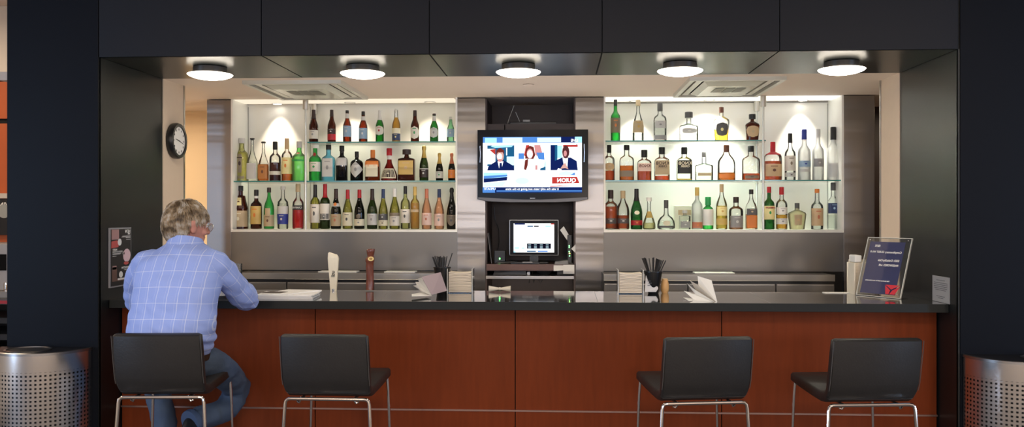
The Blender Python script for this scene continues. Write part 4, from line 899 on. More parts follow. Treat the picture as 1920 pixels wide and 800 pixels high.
# ---------------------------------------------------------------- counter things
def napkins(pc, w_px, top, D, lab, n=13):
    t = empty('napkin_holder', (X(pc, D), D, ZC), lab, 'napkin holder', 'clear napkin holders on the counter')
    w = S(pc, w_px / 2, D); h = Z(pc, top, D) - ZC; d = .13
    BX(-w, w, 0, d, 0, .005).build('base_plate', ACR, t)
    BX(-w, -w + .004, 0, d, .005, h).build('side_plate', ACR, t); BX(w - .004, w, 0, d, .005, h).build('side_plate', ACR, t)
    BX(-w + .004, w - .004, d - .004, d, .005, h * .9).build('back_plate', ACR, t)
    b = B()
    for x_ in (-w, w - .004):
        b.box(x_, x_ + .004, -.001, 0, 0, h); b.box(x_, x_ + .004, 0, d, h, h + .001)
    b.build('edge_shine', ACE, t)['kind'] = 'stuff'
    s = empty('napkin_stack', (X(pc, D), D + .004, ZC + .006), 'cream napkins in the clear holder' + lab[len('clear acrylic napkin holder'):].replace(' half of the counter', ' of the bar'), 'napkins', 'stacks of cream napkins')
    k = 9; H = h * .80; rs = []
    b = B(); random.seed(int(pc))
    zz = 0
    for i in range(n):
        th_ = H / n; j = [random.uniform(-.0012, .0012) for _ in range(4)]; ww = w - .0085
        pts0 = []; pts1 = []
        for q in range(k):
            f = q / (k - 1) * 2 - 1; sag = (f * f) * .006 * (i / n)
            pts0.append((f * ww, 0 + j[0], zz + sag)); pts1.append((f * ww, 0 + j[0], zz + th_ * .80 + sag))
        front = pts0 + pts1[::-1]
        b.rings([front, [(x, d * .9 + j[1], z) for x, _, z in front]]); zz += th_
    b.build('napkins', pm('napkin_cream', (.80, .70, .56), .9), s)['kind'] = 'stuff'
napkins(862, 48, 504, 4.98, 'clear acrylic napkin holder on the left half of the counter, right of the straws')
napkins(1182.5, 48, 506, 4.98, 'clear acrylic napkin holder on the right half of the counter, left of the straws')

def straws(pc, D, tops, lab, cup_px=30, cup_top=503):
    t = empty('straw_cup', (X(pc, D), D, ZC), 'black tapered cup holding the ' + lab + ' straws', 'cup', 'black straw cups')
    w = S(pc, cup_px / 2, D); h = Z(pc, cup_top, D) - ZC
    B().lathe([(w * .55, 0), (w * .6, .004), (w, h), (w * .93, h), (w * .5, .008), (0, .008)], n=20).build('cup_body', BLACKP, t, True)
    B().lathe([(w * .98, h - .006), (w * 1.06, h - .004), (w * 1.06, h), (w * .96, h)], n=20).build('rim', BLACKP, t, True)
    for i, (tx, ty) in enumerate(tops):
        p = P(tx, ty, D + random.uniform(-.015, .015)); o = Vector((X(pc, D), D, ZC))
        bot = Vector((max(-w * .35, min(w * .35, (p.x - o.x) * -.2)), random.uniform(-.01, .01), .012))
        oo = B().tube([Vector((0, 0, 0)), p - o - bot], .0030, 6).build('black_straw', BLACKP, None, True, loc=o + bot)
        tag(oo, 'black drinking straw in the ' + lab + ' cup' if i < len(tops) - 2 else ['black straw second furthest right, leaning out of the ' + lab + ' cup', 'black straw leaning furthest right out of the ' + lab + ' cup'][i - len(tops) + 2], 'straw', 'straws in the ' + lab + ' cup')
random.seed(3)
L1 = [(811 + i * 2.1 + random.uniform(-.5, .5), 481 + random.uniform(-2, 2)) for i in range(12)] + [(838, 480), (848, 474)]
straws(829, 5.02, L1, 'black left hand', 32, 500)
L2 = [(1204 + i * 1.6, 483 + random.uniform(-1, 1)) for i in range(5)] + [(1217, 484), (1224, 483), (1226, 482)] + [(1231 + i * 1.9, 484 + i * .8) for i in range(6)] + [(1244, 487), (1248.5, 488)]
straws(1225, 5.02, L2, 'black right hand', 34, 508)

# pepper mill shaped amber shaker
o = empty('wooden_pepper_mill', (X(1246.5, 5.06), 5.06, ZC), 'small tan barrel shaped wooden shaker beside the right straw cup', 'shaker')
r = S(1246, 7.8, 5.06); h = Z(1246, 522, 5.06) - ZC
B().lathe([(r * .72, 0), (r * .9, h * .12), (r, h * .35), (r * .95, h * .6), (r * .72, h * .93)], n=22).build('barrel', pm('tan_wood', (.74, .42, .16), .5, var=.12, vscale=20, vstretch=(6, 6, 1)), o, True)
B().lathe([(r * .74, h * .93), (r * .76, h * .96), (r * .6, h), (0, h)], n=22).build('top', pm('tan_wood_light', (.80, .52, .24), .5), o, True)
# jigger
jz = P(937, 543, 5.07)
t = empty('jigger', (jz.x, jz.y, ZC), 'cream double cone jigger lying on the counter before the alcove', 'jigger')
r = .0185; L_ = S(937, 20.5, 5.07); JM = Matrix.Translation((0, 0, r)) @ Matrix.Rotation(math.pi / 2, 4, 'Y')
JC = pm('jigger_cream', (.72, .66, .54), .35)
B().lathe([(r, -L_), (r * .95, -L_ + .001), (r * .36, -.004), (r * .36, .0)], n=22, M=JM).build('large_cone', JC, t, True)
B().lathe([(r * .36, 0), (r * .36, .004), (r * .95, L_ - .001), (r, L_)], n=22, M=JM).build('small_cone', JC, t, True)
B().lathe([(r * .42, -.006), (r * .5, -.004), (r * .5, .004), (r * .42, .006)], n=22, M=JM).build('waist_ring', JC, t, True)

# tap handles
t = empty('tap_handle', (X(625.5, 5.1), 5.1, ZC), 'pale slanted top beer tap handle with dark sideways lettering', 'tap handle')
def tap_sec(z, w0, w1, d): return [(w0, -d, z), (w1, -d, z), (w1 + .002, 0, z), (w1, d, z), (w0, d, z), (w0 - .002, 0, z)]
s5 = lambda p: X(p, 5.1) - X(625.5, 5.1); zz = lambda p: Z(625.5, p, 5.1) - ZC
b = B().rings([tap_sec(0, s5(620), s5(631), .008), tap_sec(zz(530), s5(619), s5(632), .009), tap_sec(zz(500), s5(616.5), s5(634), .011), tap_sec(zz(484), s5(615.5), s5(634.8), .011),
               [(s5(616), -.010, zz(474)), (s5(634), -.010, zz(481)), (s5(634) + .001, 0, zz(480)), (s5(634), .010, zz(481)), (s5(616), .010, zz(474)), (s5(615.3), 0, zz(474))],
               [(s5(618), -.006, zz(472.5)), (s5(631), -.006, zz(477)), (s5(631.5), 0, zz(476)), (s5(631), .006, zz(477)), (s5(618), .006, zz(472.5)), (s5(617.5), 0, zz(472))]])
b.build('handle', pm('pale_wood', (.82, .74, .56), .4, var=.06, vscale=14, vstretch=(6, 6, 1)), t, True, angle=50)
text('handle_lettering', 'util', .030, BLACKP, t, Matrix.Translation((s5(625.5), -.0128, zz(513))) @ Matrix.Rotation(math.pi / 2, 4, 'X') @ Matrix.Rotation(math.pi / 2, 4, 'Z'), bold=.0006)
B().lathe([(.008, -.0), (.011, .002), (.011, .010), (.009, .012)], n=16).build('ferrule', STEEL3, t, True)
t = empty('tap_handle', (X(693.5, 5.1), 5.1, ZC), 'glossy red brown carved log tap handle with a round yellow badge', 'tap handle')
s5 = lambda p: X(p, 5.1) - X(693.5, 5.1); zz = lambda p: Z(693.5, p, 5.1) - ZC
def tsec(px0, px1, py, k=.85, n=14):
    c = (s5(px0) + s5(px1)) / 2; r_ = (s5(px1) - s5(px0)) / 2
    return [(c + r_ * math.cos(2 * math.pi * i / n) * (1 + .06 * math.sin(5 * i)), r_ * k * math.sin(2 * math.pi * i / n), zz(py)) for i in range(n)]
LG = pm('carved_redwood', (.17, .035, .012), .18, var=.5, vscale=16, vstretch=(8, 8, 1), bump=.5, bscale=45, coat=.5)
B().rings([tsec(686, 701, 543), tsec(687, 701, 520), tsec(686, 700.5, 500), tsec(686.5, 701, 492), tsec(685, 702, 489), tsec(686, 702.5, 484), tsec(689, 701.5, 479.5)]).build('log_shaft', LG, t, True, angle=60)
B().rings([tsec(689, 700.5, 480), tsec(687.5, 702.5, 472), tsec(687, 703, 468), tsec(689.5, 703, 466.2), tsec(693, 701, 467.2)]).build('log_top', LG, t, True, angle=60)
EM = Matrix.Translation((s5(697.5), -.030, zz(484.5))) @ Matrix.Rotation(R(78), 4, 'X') @ Matrix.Diagonal((1.15, .85, 1, 1))
B().lathe([(.0145, -.004), (.0155, 0), (.0145, .003)], n=20, M=EM).build('badge', pm('badge_yellow', (.78, .60, .22), .35), t, True)
B().lathe([(.0085, .003), (.008, .0042)], n=16, M=EM).build('badge_centre', pm('badge_brown', (.30, .16, .03), .35), t, True)

# leaflets and cards
def booklet(lab, cat, pages, mats, nm='leaflet', names=None):
    c = Vector(pages[0][0]); t = empty(nm, tuple(c), lab, cat)
    for i, pg_ in enumerate(pages):
        B().slab([Vector(p) - c for p in pg_], .0012).build((names[i] if names else 'page'), mats[i], t)
    return t
PU = pm('mauve_card', (.36, .28, .30), .4)
A = lambda px, py, D: P(px, py, D)
card_b = A(809, 552.5, 4.70); card_r = A(838, 545, 4.80); card_tr = A(826, 510, 4.86); card_tl = A(790.5, 519, 4.76)
bk_ = booklet('folded mauve drinks card with white inner pages standing before the left straw cup', 'card',
        [[card_b, card_r, card_tr, card_tl], [A(809, 552.5, 4.705), A(790.5, 520, 4.78), A(784, 522, 4.84), A(790, 540, 4.82)], [A(808, 553, 4.71), A(786, 528, 4.82), A(779, 528, 4.86), A(784, 540, 4.83)],
         [A(808, 552.8, 4.70), A(783, 534, 4.80), A(775, 535, 4.84), A(790, 546, 4.80)], [A(810, 554.5, 4.70), A(772, 555, 4.62), A(772, 551, 4.74), A(800, 546, 4.88)]],
        [PU, WHITE, WHITE, WHITE, WHITE], 'drinks_card', ['cover', 'page', 'page', 'page', 'page'])
c = Vector(card_b); ex = (card_r - card_b); ey = (card_tl - card_b); nn = ex.cross(ey).normalized()
if nn.y > 0: nn = -nn
oc = ex * .62 + ey * .52
B().slab([oc + ex * .16 * math.cos(a) * 1.0 + ey * .33 * math.sin(a) + ex * .04 * math.sin(a) + nn * .0014 for a in [2 * math.pi * i / 16 for i in range(16)]], .0004).build('white_oval_print', WHITE, bk_)
b = B()
for cx_, cy_, r_ in ((.22, .28, .13), (.22, .62, .07)):
    pts = [ex * (cx_ + r_ * math.cos(a)) + ey * (cy_ + r_ * math.sin(a)) + nn * .0016 for a in [2 * math.pi * i / 14 for i in range(15)]]
    b.tube(pts, .0008, 5)
b.build('drawn_curls', pm('pale_mauve', (.62, .48, .52), .5), bk_)['kind'] = 'stuff'
booklet('white fanned out leaflet standing open on the right part of the counter', 'leaflet',
        [[A(1345, 567, 4.56), A(1311, 551, 4.72), A(1308, 517, 4.80), A(1334, 525, 4.72)], [A(1343, 566, 4.57), A(1312, 556, 4.72), A(1294, 526, 4.78), A(1308, 534, 4.72)],
         [A(1341, 566.5, 4.565), A(1310, 560, 4.70), A(1288, 531, 4.76), A(1300, 541, 4.71)], [A(1340, 567, 4.56), A(1306, 566, 4.62), A(1282, 544.5, 4.74), A(1310, 553, 4.70)],
         [A(1341, 568, 4.555), A(1300, 569, 4.53), A(1281, 557, 4.70), A(1308, 560, 4.68)]],
        [WHITE, pm('page_print', (.60, .55, .48), .5), WHITE, WHITE, WHITE], 'leaflet')
t = empty('cocktail_leaflet', tuple(A(1209, 548, 4.98)), 'small pale grey drop shaped leaflet beside the right napkin holder', 'leaflet')
c = Vector(A(1209, 548, 4.98)); pp = [(1209, 547), (1230, 547), (1234, 541), (1233, 534), (1222, 522), (1211, 516)]
B().slab([A(x, y, 4.98 if y > 540 else 5.0) - c for x, y in pp], .001).build('sheet', pm('leaflet_grey', (.66, .64, .62), .6), t)
b = B()
for k, (x, y) in enumerate(((1213, 527), (1215, 531), (1214, 535))): q = A(x, y, 4.975) - c; b.box(q.x, q.x + .02, q.y - .002, q.y - .001, q.z, q.z + .003)
b.build('printed_lines', pm('print_grey', (.12, .12, .13), .6), t)['kind'] = 'stuff'
# newspapers
t = empty('newspaper', tuple(P(540, 553, 4.72).xy) + (ZC,), 'folded white newspaper stack on the counter beside the seated man', 'newspaper', None, R(8))
NP = pm('newsprint', (.88, .87, .84), .8, var=.05, vscale=30)
b = B()
for i in range(5):
    q = random.uniform(-.008, .008); z_ = .0005 + i * .0042
    b.rings([[(-.16 + q, -.12, z_), (.15 + q, -.13 + q, z_), (.16 + q, .10, z_), (-.14, .13, z_)], [(-.16 + q, -.12, z_ + .0035), (.15 + q, -.13 + q, z_ + .0035), (.16 + q, .10, z_ + .0035), (-.14, .13, z_ + .0035)]])
b.build('folded_sheets', NP, t)['kind'] = 'stuff'
B().rings([[(-.14, -.10, .0215), (.02, -.11, .0215), (.17, .09, .0215), (-.02, .13, .0215)], [(-.14, -.10, .024), (.02, -.11, .026), (.17, .09, .029), (-.02, .13, .030)]]).build('top_sheet', NP, t)
B().slab([(-.15, -.04, .0262), (-.03, -.075, .0262), (.0, .0, .0275), (-.1, .05, .0275)], .0006).build('picture_block', pm('news_photo', (.10, .08, .07), .8), t)
# tumbler and saucer by the guest
t = empty('tumbler', tuple(P(446, 540, 4.95).xy) + (ZC,), 'clear straight water glass half hidden behind the man arm', 'glass')
h = Z(446, 494, 4.95) - ZC; r = S(446, 8, 4.95)
B().lathe([(r * .85, 0), (r * .9, .003), (r, h), (r * .93, h), (r * .82, .012), (0, .012)], n=24).build('glass_wall', glassm('glass_tumbler', (.90, .92, .92), .06), t, True)
t = empty('saucer', tuple(P(412, 556, 4.66).xy) + (ZC,), 'small white saucer on the counter between the man and his arm', 'saucer')
B().lathe([(.025, 0), (.03, .003), (.055, .014), (.053, .016), (.028, .006), (0, .006)], n=28).build('dish', pm('porcelain', (.8, .8, .78), .2), t, True)
B().lathe([(.018, .006), (.03, .045), (.028, .045), (.016, .01), (0, .01)], n=24).build('cup', pm('porcelain', (.8, .8, .78), .2), t, True)
# napkin block behind the acrylic sign
D_ = 5.04
t = empty('paper_stack', (X(1618, D_), D_, ZC), 'tall stack of cream paper towels in a clear holder behind the blue sign', 'paper towels')
w = S(1618, 17, D_)
b = B()
for i in range(24): b.box(-w + .008 + random.uniform(0, .002), w, 0, .10, .004 + i * .0072, .004 + i * .0072 + .0064)
b.build('towels', pm('towel_cream', (.80, .70, .55), .9), t)['kind'] = 'stuff'
BX(-w - .002, -w + .006, -.01, .11, 0, .175).build('holder_side', pm('holder_cream', (.86, .80, .66), .25), t)
BX(-w + .006, w, .102, .108, 0, .19).build('holder_back', pm('holder_cream', (.86, .80, .66), .25), t)
B().box(-w + .006, -w + .045, .0, .10, .178, .218, .006).build('top_roll', WHITE, t)
o = BX(-.07, .07, 0, .05, 0, .003).build('flat_envelope', WHITE, None, loc=(X(1570, 5.08), 5.08, ZC + .0005)); tag(o, 'thin white envelope lying at the back edge of the counter left of the paper towels', 'envelope')

# ---------------------------------------------------------------- bar stools
LEA = pm('black_leather', (.020, .0185, .0175), .42, var=.15, vscale=30, bump=.06, bscale=120)
def stool(px, D, rz, lab):
    x = X(px, D); t = empty('bar_stool', (x, D + .2, 0), lab, 'bar stool', 'black leather bar stools at the counter', rz)
    def sweep(path, ws, th_):
        rs = []
        for i, (y, z) in enumerate(path):
            a = Vector(path[max(i - 1, 0)]); c = Vector(path[min(i + 1, len(path) - 1)]); d = (c - a).normalized(); n_ = Vector((-d.y, d.x))
            w_ = ws[i]; h_ = th_[i] / 2; k = min(.009, h_ * .9); ring = []
            for sx_, sn in ((1, 1), (-1, 1), (-1, -1), (1, -1)):
                for q in ((0, 1) if sx_ * sn > 0 else (1, 0)):
                    ox, on = (w_ - (0 if q == 0 else k)), (h_ - (k if q == 0 else 0))
                    ring.append((sx_ * ox, y + n_.x * sn * on, z + n_.y * sn * on))
            rs.append(ring)
        return rs
    bp = [(-.238, .990), (-.236, .984), (-.228, .93), (-.215, .86), (-.203, .80), (-.190, .765), (-.172, .742)]
    b = B(); b.rings(sweep(bp, [.188, .194, .196, .196, .196, .194, .192], [.020, .038, .042, .044, .046, .046, .046]))
    b.build('backrest', LEA, t, True, angle=50)
    sp = [(-.172, .742), (-.145, .728), (-.10, .724), (.0, .730), (.12, .739), (.225, .746), (.240, .747)]
    b = B(); b.rings(sweep(sp, [.192, .192, .193, .195, .197, .198, .192], [.046, .046, .048, .050, .050, .044, .028]))
    b.build('seat', LEA, t, True, angle=50)
    b = B()
    for sx_ in (-1, 1): b.tube([(sx_ * .1955, y - .021, z) for y, z in bp[1:6]], .0018, 6)
    b.build('piping', pm('leather_piping', (.07, .062, .055), .5), t, True)['kind'] = 'stuff'
    fz = .700
    b = B().tube([(-.168, -.192, fz), (-.06, -.192, fz), (.06, -.192, fz), (.168, -.192, fz)], .0078, 10)
    b.build('rear_crossbar', CHROME, t, True)
    for s_ in (-1, 1):
        B().tube([(s_ * .165, -.192, fz), (s_ * .178, -.192, fz - .002), (s_ * .187, -.193, fz - .010), (s_ * .190, -.194, fz - .025), (s_ * .205, -.208, fz - .30), (s_ * .222, -.225, .0)], .0080, 10).build('leg', CHROME, t, True)
        B().tube([(s_ * .185, .205, .727), (s_ * .190, .207, .66), (s_ * .212, .222, 0)], .0068, 10).build('leg', CHROME, t, True)
        B().tube([(s_ * .12, -.192, fz + .002), (s_ * .12, -.15, .700), (s_ * .15, .15, .712), (s_ * .185, .205, .720)], .006, 8).build('side_rail', CHROME, t, True)
        B().tube([(s_ * .12, -.190, fz - .004), (s_ * .128, -.186, fz - .018), (s_ * .14, -.18, fz - .013)], .0045, 8).build('bracket', CHROME, t, True)
    B().tube([(-.208, .214, .26), (.208, .214, .26)], .0075, 10).build('footrest', CHROME, t, True)
    return t
stool(295.5, 3.85, R(4), 'black leather bar stool the man sits on, leftmost of the four')
stool(614, 3.85, R(-1), 'empty black leather bar stool right of the seated man')
stool(1309, 3.85, R(9), 'empty black leather bar stool standing third from the left')
stool(1627, 3.85, R(6), 'empty black leather bar stool at the right end by the notice card')

# ---------------------------------------------------------------- half round waste bins against the columns
def bin_mat():
    if 'perforated' in MATS: return MATS['perforated']
    m = bpy.data.materials.new('perforated_steel'); m.use_nodes = True; nt = m.node_tree; bs = nt.nodes['Principled BSDF']; L = nt.links
    bs.inputs['Metallic'].default_value = 1; bs.inputs['Roughness'].default_value = .22; bs.inputs['Base Color'].default_value = (.88, .84, .80, 1); bs.inputs['Anisotropic'].default_value = .55
    tg = nt.nodes.new('ShaderNodeTangent'); tg.direction_type = 'RADIAL'; tg.axis = 'Z'; L.new(tg.outputs[0], bs.inputs['Tangent'])
    tc = nt.nodes.new('ShaderNodeTexCoord'); sp = nt.nodes.new('ShaderNodeSeparateXYZ'); L.new(tc.outputs['Object'], sp.inputs[0])
    def mth(op, a, b_=None):
        n = nt.nodes.new('ShaderNodeMath'); n.operation = op
        for i, v in ((0, a), (1, b_)):
            if v is None: continue
            if isinstance(v, (int, float)): n.inputs[i].default_value = v
            else: L.new(v, n.inputs[i])
        return n.outputs[0]
    at = mth('ARCTAN2', sp.outputs[1], sp.outputs[0])
    u = mth('FRACT', mth('MULTIPLY', at, .235 / .0215)); v = mth('FRACT', mth('MULTIPLY', sp.outputs[2], 1 / .0205))
    hx = mth('MULTIPLY', mth('GREATER_THAN', u, .28), mth('LESS_THAN', u, .72)); hz = mth('MULTIPLY', mth('GREATER_THAN', v, .28), mth('LESS_THAN', v, .72))
    h = mth('MULTIPLY', mth('MULTIPLY', hx, hz), mth('MULTIPLY', mth('LESS_THAN', sp.outputs[2], .745), mth('GREATER_THAN', sp.outputs[2], .10)))
    tr = nt.nodes.new('ShaderNodeBsdfTransparent'); mx_ = nt.nodes.new('ShaderNodeMixShader')
    L.new(h, mx_.inputs[0]); L.new(bs.outputs[0], mx_.inputs[1]); L.new(tr.outputs[0], mx_.inputs[2])
    L.new(mx_.outputs[0], nt.nodes['Material Output'].inputs[0]); MATS['perforated'] = m; return m
def waste_bin(px, lab, hx):
    x = X(px, D0); t = empty('waste_bin', (x, D0 - .004, 0), lab, 'waste bin', 'perforated steel bins against the columns')
    r, H, n = .238, .838, 40
    arc = lambda rr: [(rr * math.cos(math.pi + math.pi * i / n), rr * math.sin(math.pi + math.pi * i / n)) for i in range(n + 1)]
    b = B(); b.rings([[(p[0], p[1], z) for p in arc(r)] for z in (.03, .2, .5, H)], closed=False)
    b.build('perforated_shell', bin_mat(), t, True)
    b = B(); b.rings([[(p[0], p[1], z) for p in arc(r - .014)] + [] for z in (.02, H - .03)]); b.build('inner_liner', pm('liner_black', (.008, .008, .010), .6), t)
    b = B(); a0, a1 = arc(r + .003), arc(r - .004)
    b.rings([[(p[0], p[1], H - .012) for p in a0], [(p[0], p[1], H) for p in a0], [(p[0], p[1], H + .003) for p in a1]], closed=False)
    b.build('rim_band', STEEL3, t, True)
    # top plate with an opening ring
    b = B(); b.rings([[(p[0], p[1], H - .004) for p in arc(r - .002)], [(p[0], p[1], H) for p in arc(r - .004)]]); b.build('lid', pm('lid_black', (.012, .012, .014), .35), t)
    b = B(); c = (hx, -.108, H + .001); nn_ = 36
    rr = lambda q, z: [(c[0] + q * math.cos(2 * math.pi * i / nn_), c[1] + q * .86 * math.sin(2 * math.pi * i / nn_), H + z) for i in range(nn_)]
    b.rings([rr(.112, .0005), rr(.113, .005), rr(.104, .006), rr(.100, .0008)], cap=False); b.build('opening_ring', STEEL3, t, True)
    b = B(); b.rings([rr(.100, .0005), rr(.099, .0012)]); b.build('opening', pm('steel_dark_well', (.20, .19, .18), .35, .9), t)
    return t
waste_bin(88, 'half round perforated steel bin against the left column', -.03)
waste_bin(1899, 'half round perforated steel bin against the right column, cut by the photo edge', .10)

# ---------------------------------------------------------------- things seen left of the column
D_ = 6.2; xz = lambda p: X(p, D_)
t = empty('service_shelf', (xz(-30), D_, 0), 'dark service shelf at the far left edge beyond the column', 'shelf')
wl, wr = -.75, -.02 + (xz(40) - xz(-30)); zc_ = Z(6, 560, D_)
BX(wl, wr, 0, .5, zc_ - .04, zc_).build('worktop', pm('grey_worktop', (.10, .10, .11), .4), t)
BX(wl, wr, -.006, 0, zc_ - .035, zc_ - .012).build('red_edge', pm('red_edge', (.45, .04, .06), .4), t)
for q in (.12, .24, .36, .5): BX(wl, wr, .01, .5, zc_ - .06 - q, zc_ - .05 - q + .03).build('shelf_board', pm('shelf_dark', (.02, .022, .028), .5), t)
BX(wl, wr, .5, .52, 0, zc_ - .05).build('back_board', BLACKP, t)
BX(wl, wr, .03, .48, 0, .1).build('plinth', BLACKP, t)
t = empty('coffee_machine', (xz(-4), D_ + .1, zc_), 'silver coffee machine on the service shelf at the left photo edge', 'coffee machine')
hm = Z(6, 457, D_) - zc_
BX(-.25, .085, 0, .3, .05, hm, .01).build('housing', pm('machine_silver', (.48, .46, .45), .35, .6), t)
BX(-.25, -.0, -.004, 0, hm * .5, hm * .8).build('display', BLACKG, t)
BX(-.25, .09, -.06, .3, 0, .05, .004).build('drip_tray', STEEL3, t)
B().lathe([(.018, .05), (.02, .09), (.018, .11)], n=14).build('spout', CHROME, t, True)
zb_ = Z(6, 361, 6.86); zl_ = Z(6, 440, 6.86)
t = empty('menu_board', (X(-20, 6.86), 6.86, zl_), 'black menu board with white lettering above the coffee machine', 'menu board')
BX(-.7, .35, 0, .03, 0, zb_ - zl_ - .05).build('board', pm('board_black', (.012, .012, .014), .4), t)
BX(-.7, .35, -.01, .03, zb_ - zl_ - .045, zb_ - zl_ - .005).build('top_ledge', pm('ledge_pale', (.62, .55, .48), .5), t)
text('board_lettering', 'WINES', .055, WHITE, t, face_cam(X(4, 6.86) - X(-20, 6.86), -.002, zb_ - zl_ - .10), bold=.001)
text('board_lettering', 'BEERS', .055, WHITE, t, face_cam(X(4, 6.86) - X(-20, 6.86), -.002, zb_ - zl_ - .16), bold=.001)
B().lathe([(.05, 0), (.055, .004)], n=20, M=Matrix.Rotation(math.pi / 2, 4, 'X')).build('round_logo', pm('logo_grey', (.35, .36, .34), .5), t, loc=(X(8, 6.86) - X(-20, 6.86), 0, .19))
# ---------------------------------------------------------------- the seated man
def smooth_path(pts, rad, k=5):
    """Catmull-Rom resample of joints and radii"""
    pts = [Vector(p) for p in pts]; n = len(pts); op, orr = [], []
    for i in range(n - 1):
        p0, p1, p2, p3 = pts[max(i - 1, 0)], pts[i], pts[i + 1], pts[min(i + 2, n - 1)]
        for j in range(k):
            t = j / k; t2, t3 = t * t, t * t * t
            op.append(.5 * ((2 * p1) + (p2 - p0) * t + (2 * p0 - 5 * p1 + 4 * p2 - p3) * t2 + (3 * p1 - p0 - 3 * p2 + p3) * t3)); orr.append(rad[i] + (rad[i + 1] - rad[i]) * t)
    op.append(pts[-1]); orr.append(rad[-1]); return op, orr
def limb(b, pts, rad, n=16, flat=1.0):
    p, r = smooth_path(pts, rad); b.tube(p, r, n, ry=[q * flat for q in r])
    b.sphere(p[0], r[0], n, 8); b.sphere(p[-1], r[-1], n, 8)
def fuse(b, name, mat, parent, voxel, sm=6, disp=None):
    me = bpy.data.meshes.new(name); bmesh.ops.recalc_face_normals(b.bm, faces=b.bm.faces); b.bm.to_mesh(me); b.bm.free()
    o = bpy.data.objects.new(name, me); COL.objects.link(o)
    m = o.modifiers.new('r', 'REMESH'); m.mode = 'VOXEL'; m.voxel_size = voxel
    s_ = o.modifiers.new('s', 'SMOOTH'); s_.iterations = sm; s_.factor = .5
    dg = bpy.context.evaluated_depsgraph_get(); dg.update()
    m2 = bpy.data.meshes.new_from_object(o.evaluated_get(dg)); bpy.data.objects.remove(o)
    if disp:
        ns = [v.normal.copy() for v in m2.vertices]
        for v, n_ in zip(m2.vertices, ns): v.co += n_ * disp(v.co)
    m2.materials.clear(); m2.materials.append(mat); m2.polygons.foreach_set('use_smooth', [True] * len(m2.polygons)); m2.name = name
    o = bpy.data.objects.new(name, m2); COL.objects.link(o); o.parent = parent; return o

OR = Vector((X(320, 4.05), 4.05, 0))
man = empty('person', tuple(OR), 'seated man with grey hair seen from behind in a pale blue checked shirt and jeans', 'person')
Q = lambda px, py, D: P(px, py, D) - OR
hr = lambda px, D=4.1: S(330, px, D)
SKIN = pm('skin', (.60, .27, .20), .55, var=.06, vscale=30)
# joints
shR, elR, foR, wrR = Q(404, 494, 4.10), Q(461, 561, 4.36), Q(459, 547, 4.52), Q(432, 541, 4.78)
shL, elL, foL, wrL = Q(274, 496, 4.10), Q(262, 572, 4.34), Q(276, 549, 4.52), Q(330, 545, 4.74)
hipR, knR, anR = Q(366, 676, 4.08), Q(445, 724, 4.49), Q(374, 790, 4.26)
hipL, knL, anL = Q(284, 678, 4.08), Q(292, 722, 4.50), Q(318, 850, 4.36)
HCN = Q(350, 420, 4.17); TH = R(40)
hf, hr_, hu = Vector((math.sin(TH), math.cos(TH), -.14)).normalized(), Vector((math.cos(TH), -math.sin(TH), 0)), None
hu = hr_.cross(hf).normalized()
HM = Matrix((tuple(hr_), tuple(hf), tuple(hu))).transposed()     # local (right, forward, up) -> world
hp = lambda r_, f_, u_: HCN + HM @ Vector((r_, f_, u_))
HM4 = HM
# body: one continuous skin surface
b = B()
b.sphere(HCN, (.077, .097, .104), 24, 18, M=HM4)
b.sphere(hp(0, .030, -.062), (.056, .066, .060), 20, 14, M=HM4)
b.sphere(hp(0, .072, -.088), (.026, .022, .020), 12, 8, M=HM4)
limb(b, [hp(0, .085, .018), hp(0, .106, -.010), hp(0, .112, -.024)], [.009, .012, .015], 10)
for s_ in (-1, 1):
    b.sphere(hp(s_ * .014, .100, -.028), .009, 10, 6, M=None)
    b.sphere(hp(s_ * .080, -.004, -.012), (.008, .021, .034), 14, 10, M=HM4)      # ears
    b.sphere(hp(s_ * .088, -.012, .004), (.006, .014, .020), 12, 8, M=HM4)
    b.sphere(hp(s_ * .078, .004, -.034), (.006, .010, .011), 12, 8, M=HM4)
    b.sphere(hp(s_ * .030, .080, .022), (.022, .012, .008), 12, 8, M=HM4)         # brow
    b.sphere(hp(s_ * .040, .066, -.030), (.024, .022, .020), 12, 8, M=HM4)        # cheek
b.sphere(hp(0, .092, -.052), (.022, .010, .006), 12, 8, M=HM4); b.sphere(hp(0, .090, -.062), (.019, .010, .007), 12, 8, M=HM4)
neck0 = Q(345, 476, 4.10)
limb(b, [hp(0, -.015, -.05), (hp(0, -.02, -.10) + neck0) / 2, neck0], [.060, .056, .064])
limb(b, [neck0, Q(336, 540, 4.06), Q(322, 640, 4.03), Q(322, 680, 4.06)], [.058, .095, .10, .11])
limb(b, [Q(300, 498, 4.10), Q(380, 496, 4.10)], [.052, .052])
def arm(b, sh, el, fo, wr, k=1.0): limb(b, [sh, (sh + el) / 2, el], [.052 * k, .046 * k, .040 * k]); limb(b, [el, fo, wr], [.040 * k, .036 * k, .026 * k])
arm(b, shR, elR, foR, wrR); arm(b, shL, elL, foL, wrL)
for hip, kn, an, m1, m2_ in ((hipR, knR, anR, Q(408, 690, 4.24), Q(426, 764, 4.42)), (hipL, knL, anL, (hipL + knL) / 2, Q(305, 775, 4.44))):
    limb(b, [hip, m1, kn], [.052, .048, .036]); limb(b, [kn, m2_, an], [.036, .034, .028])
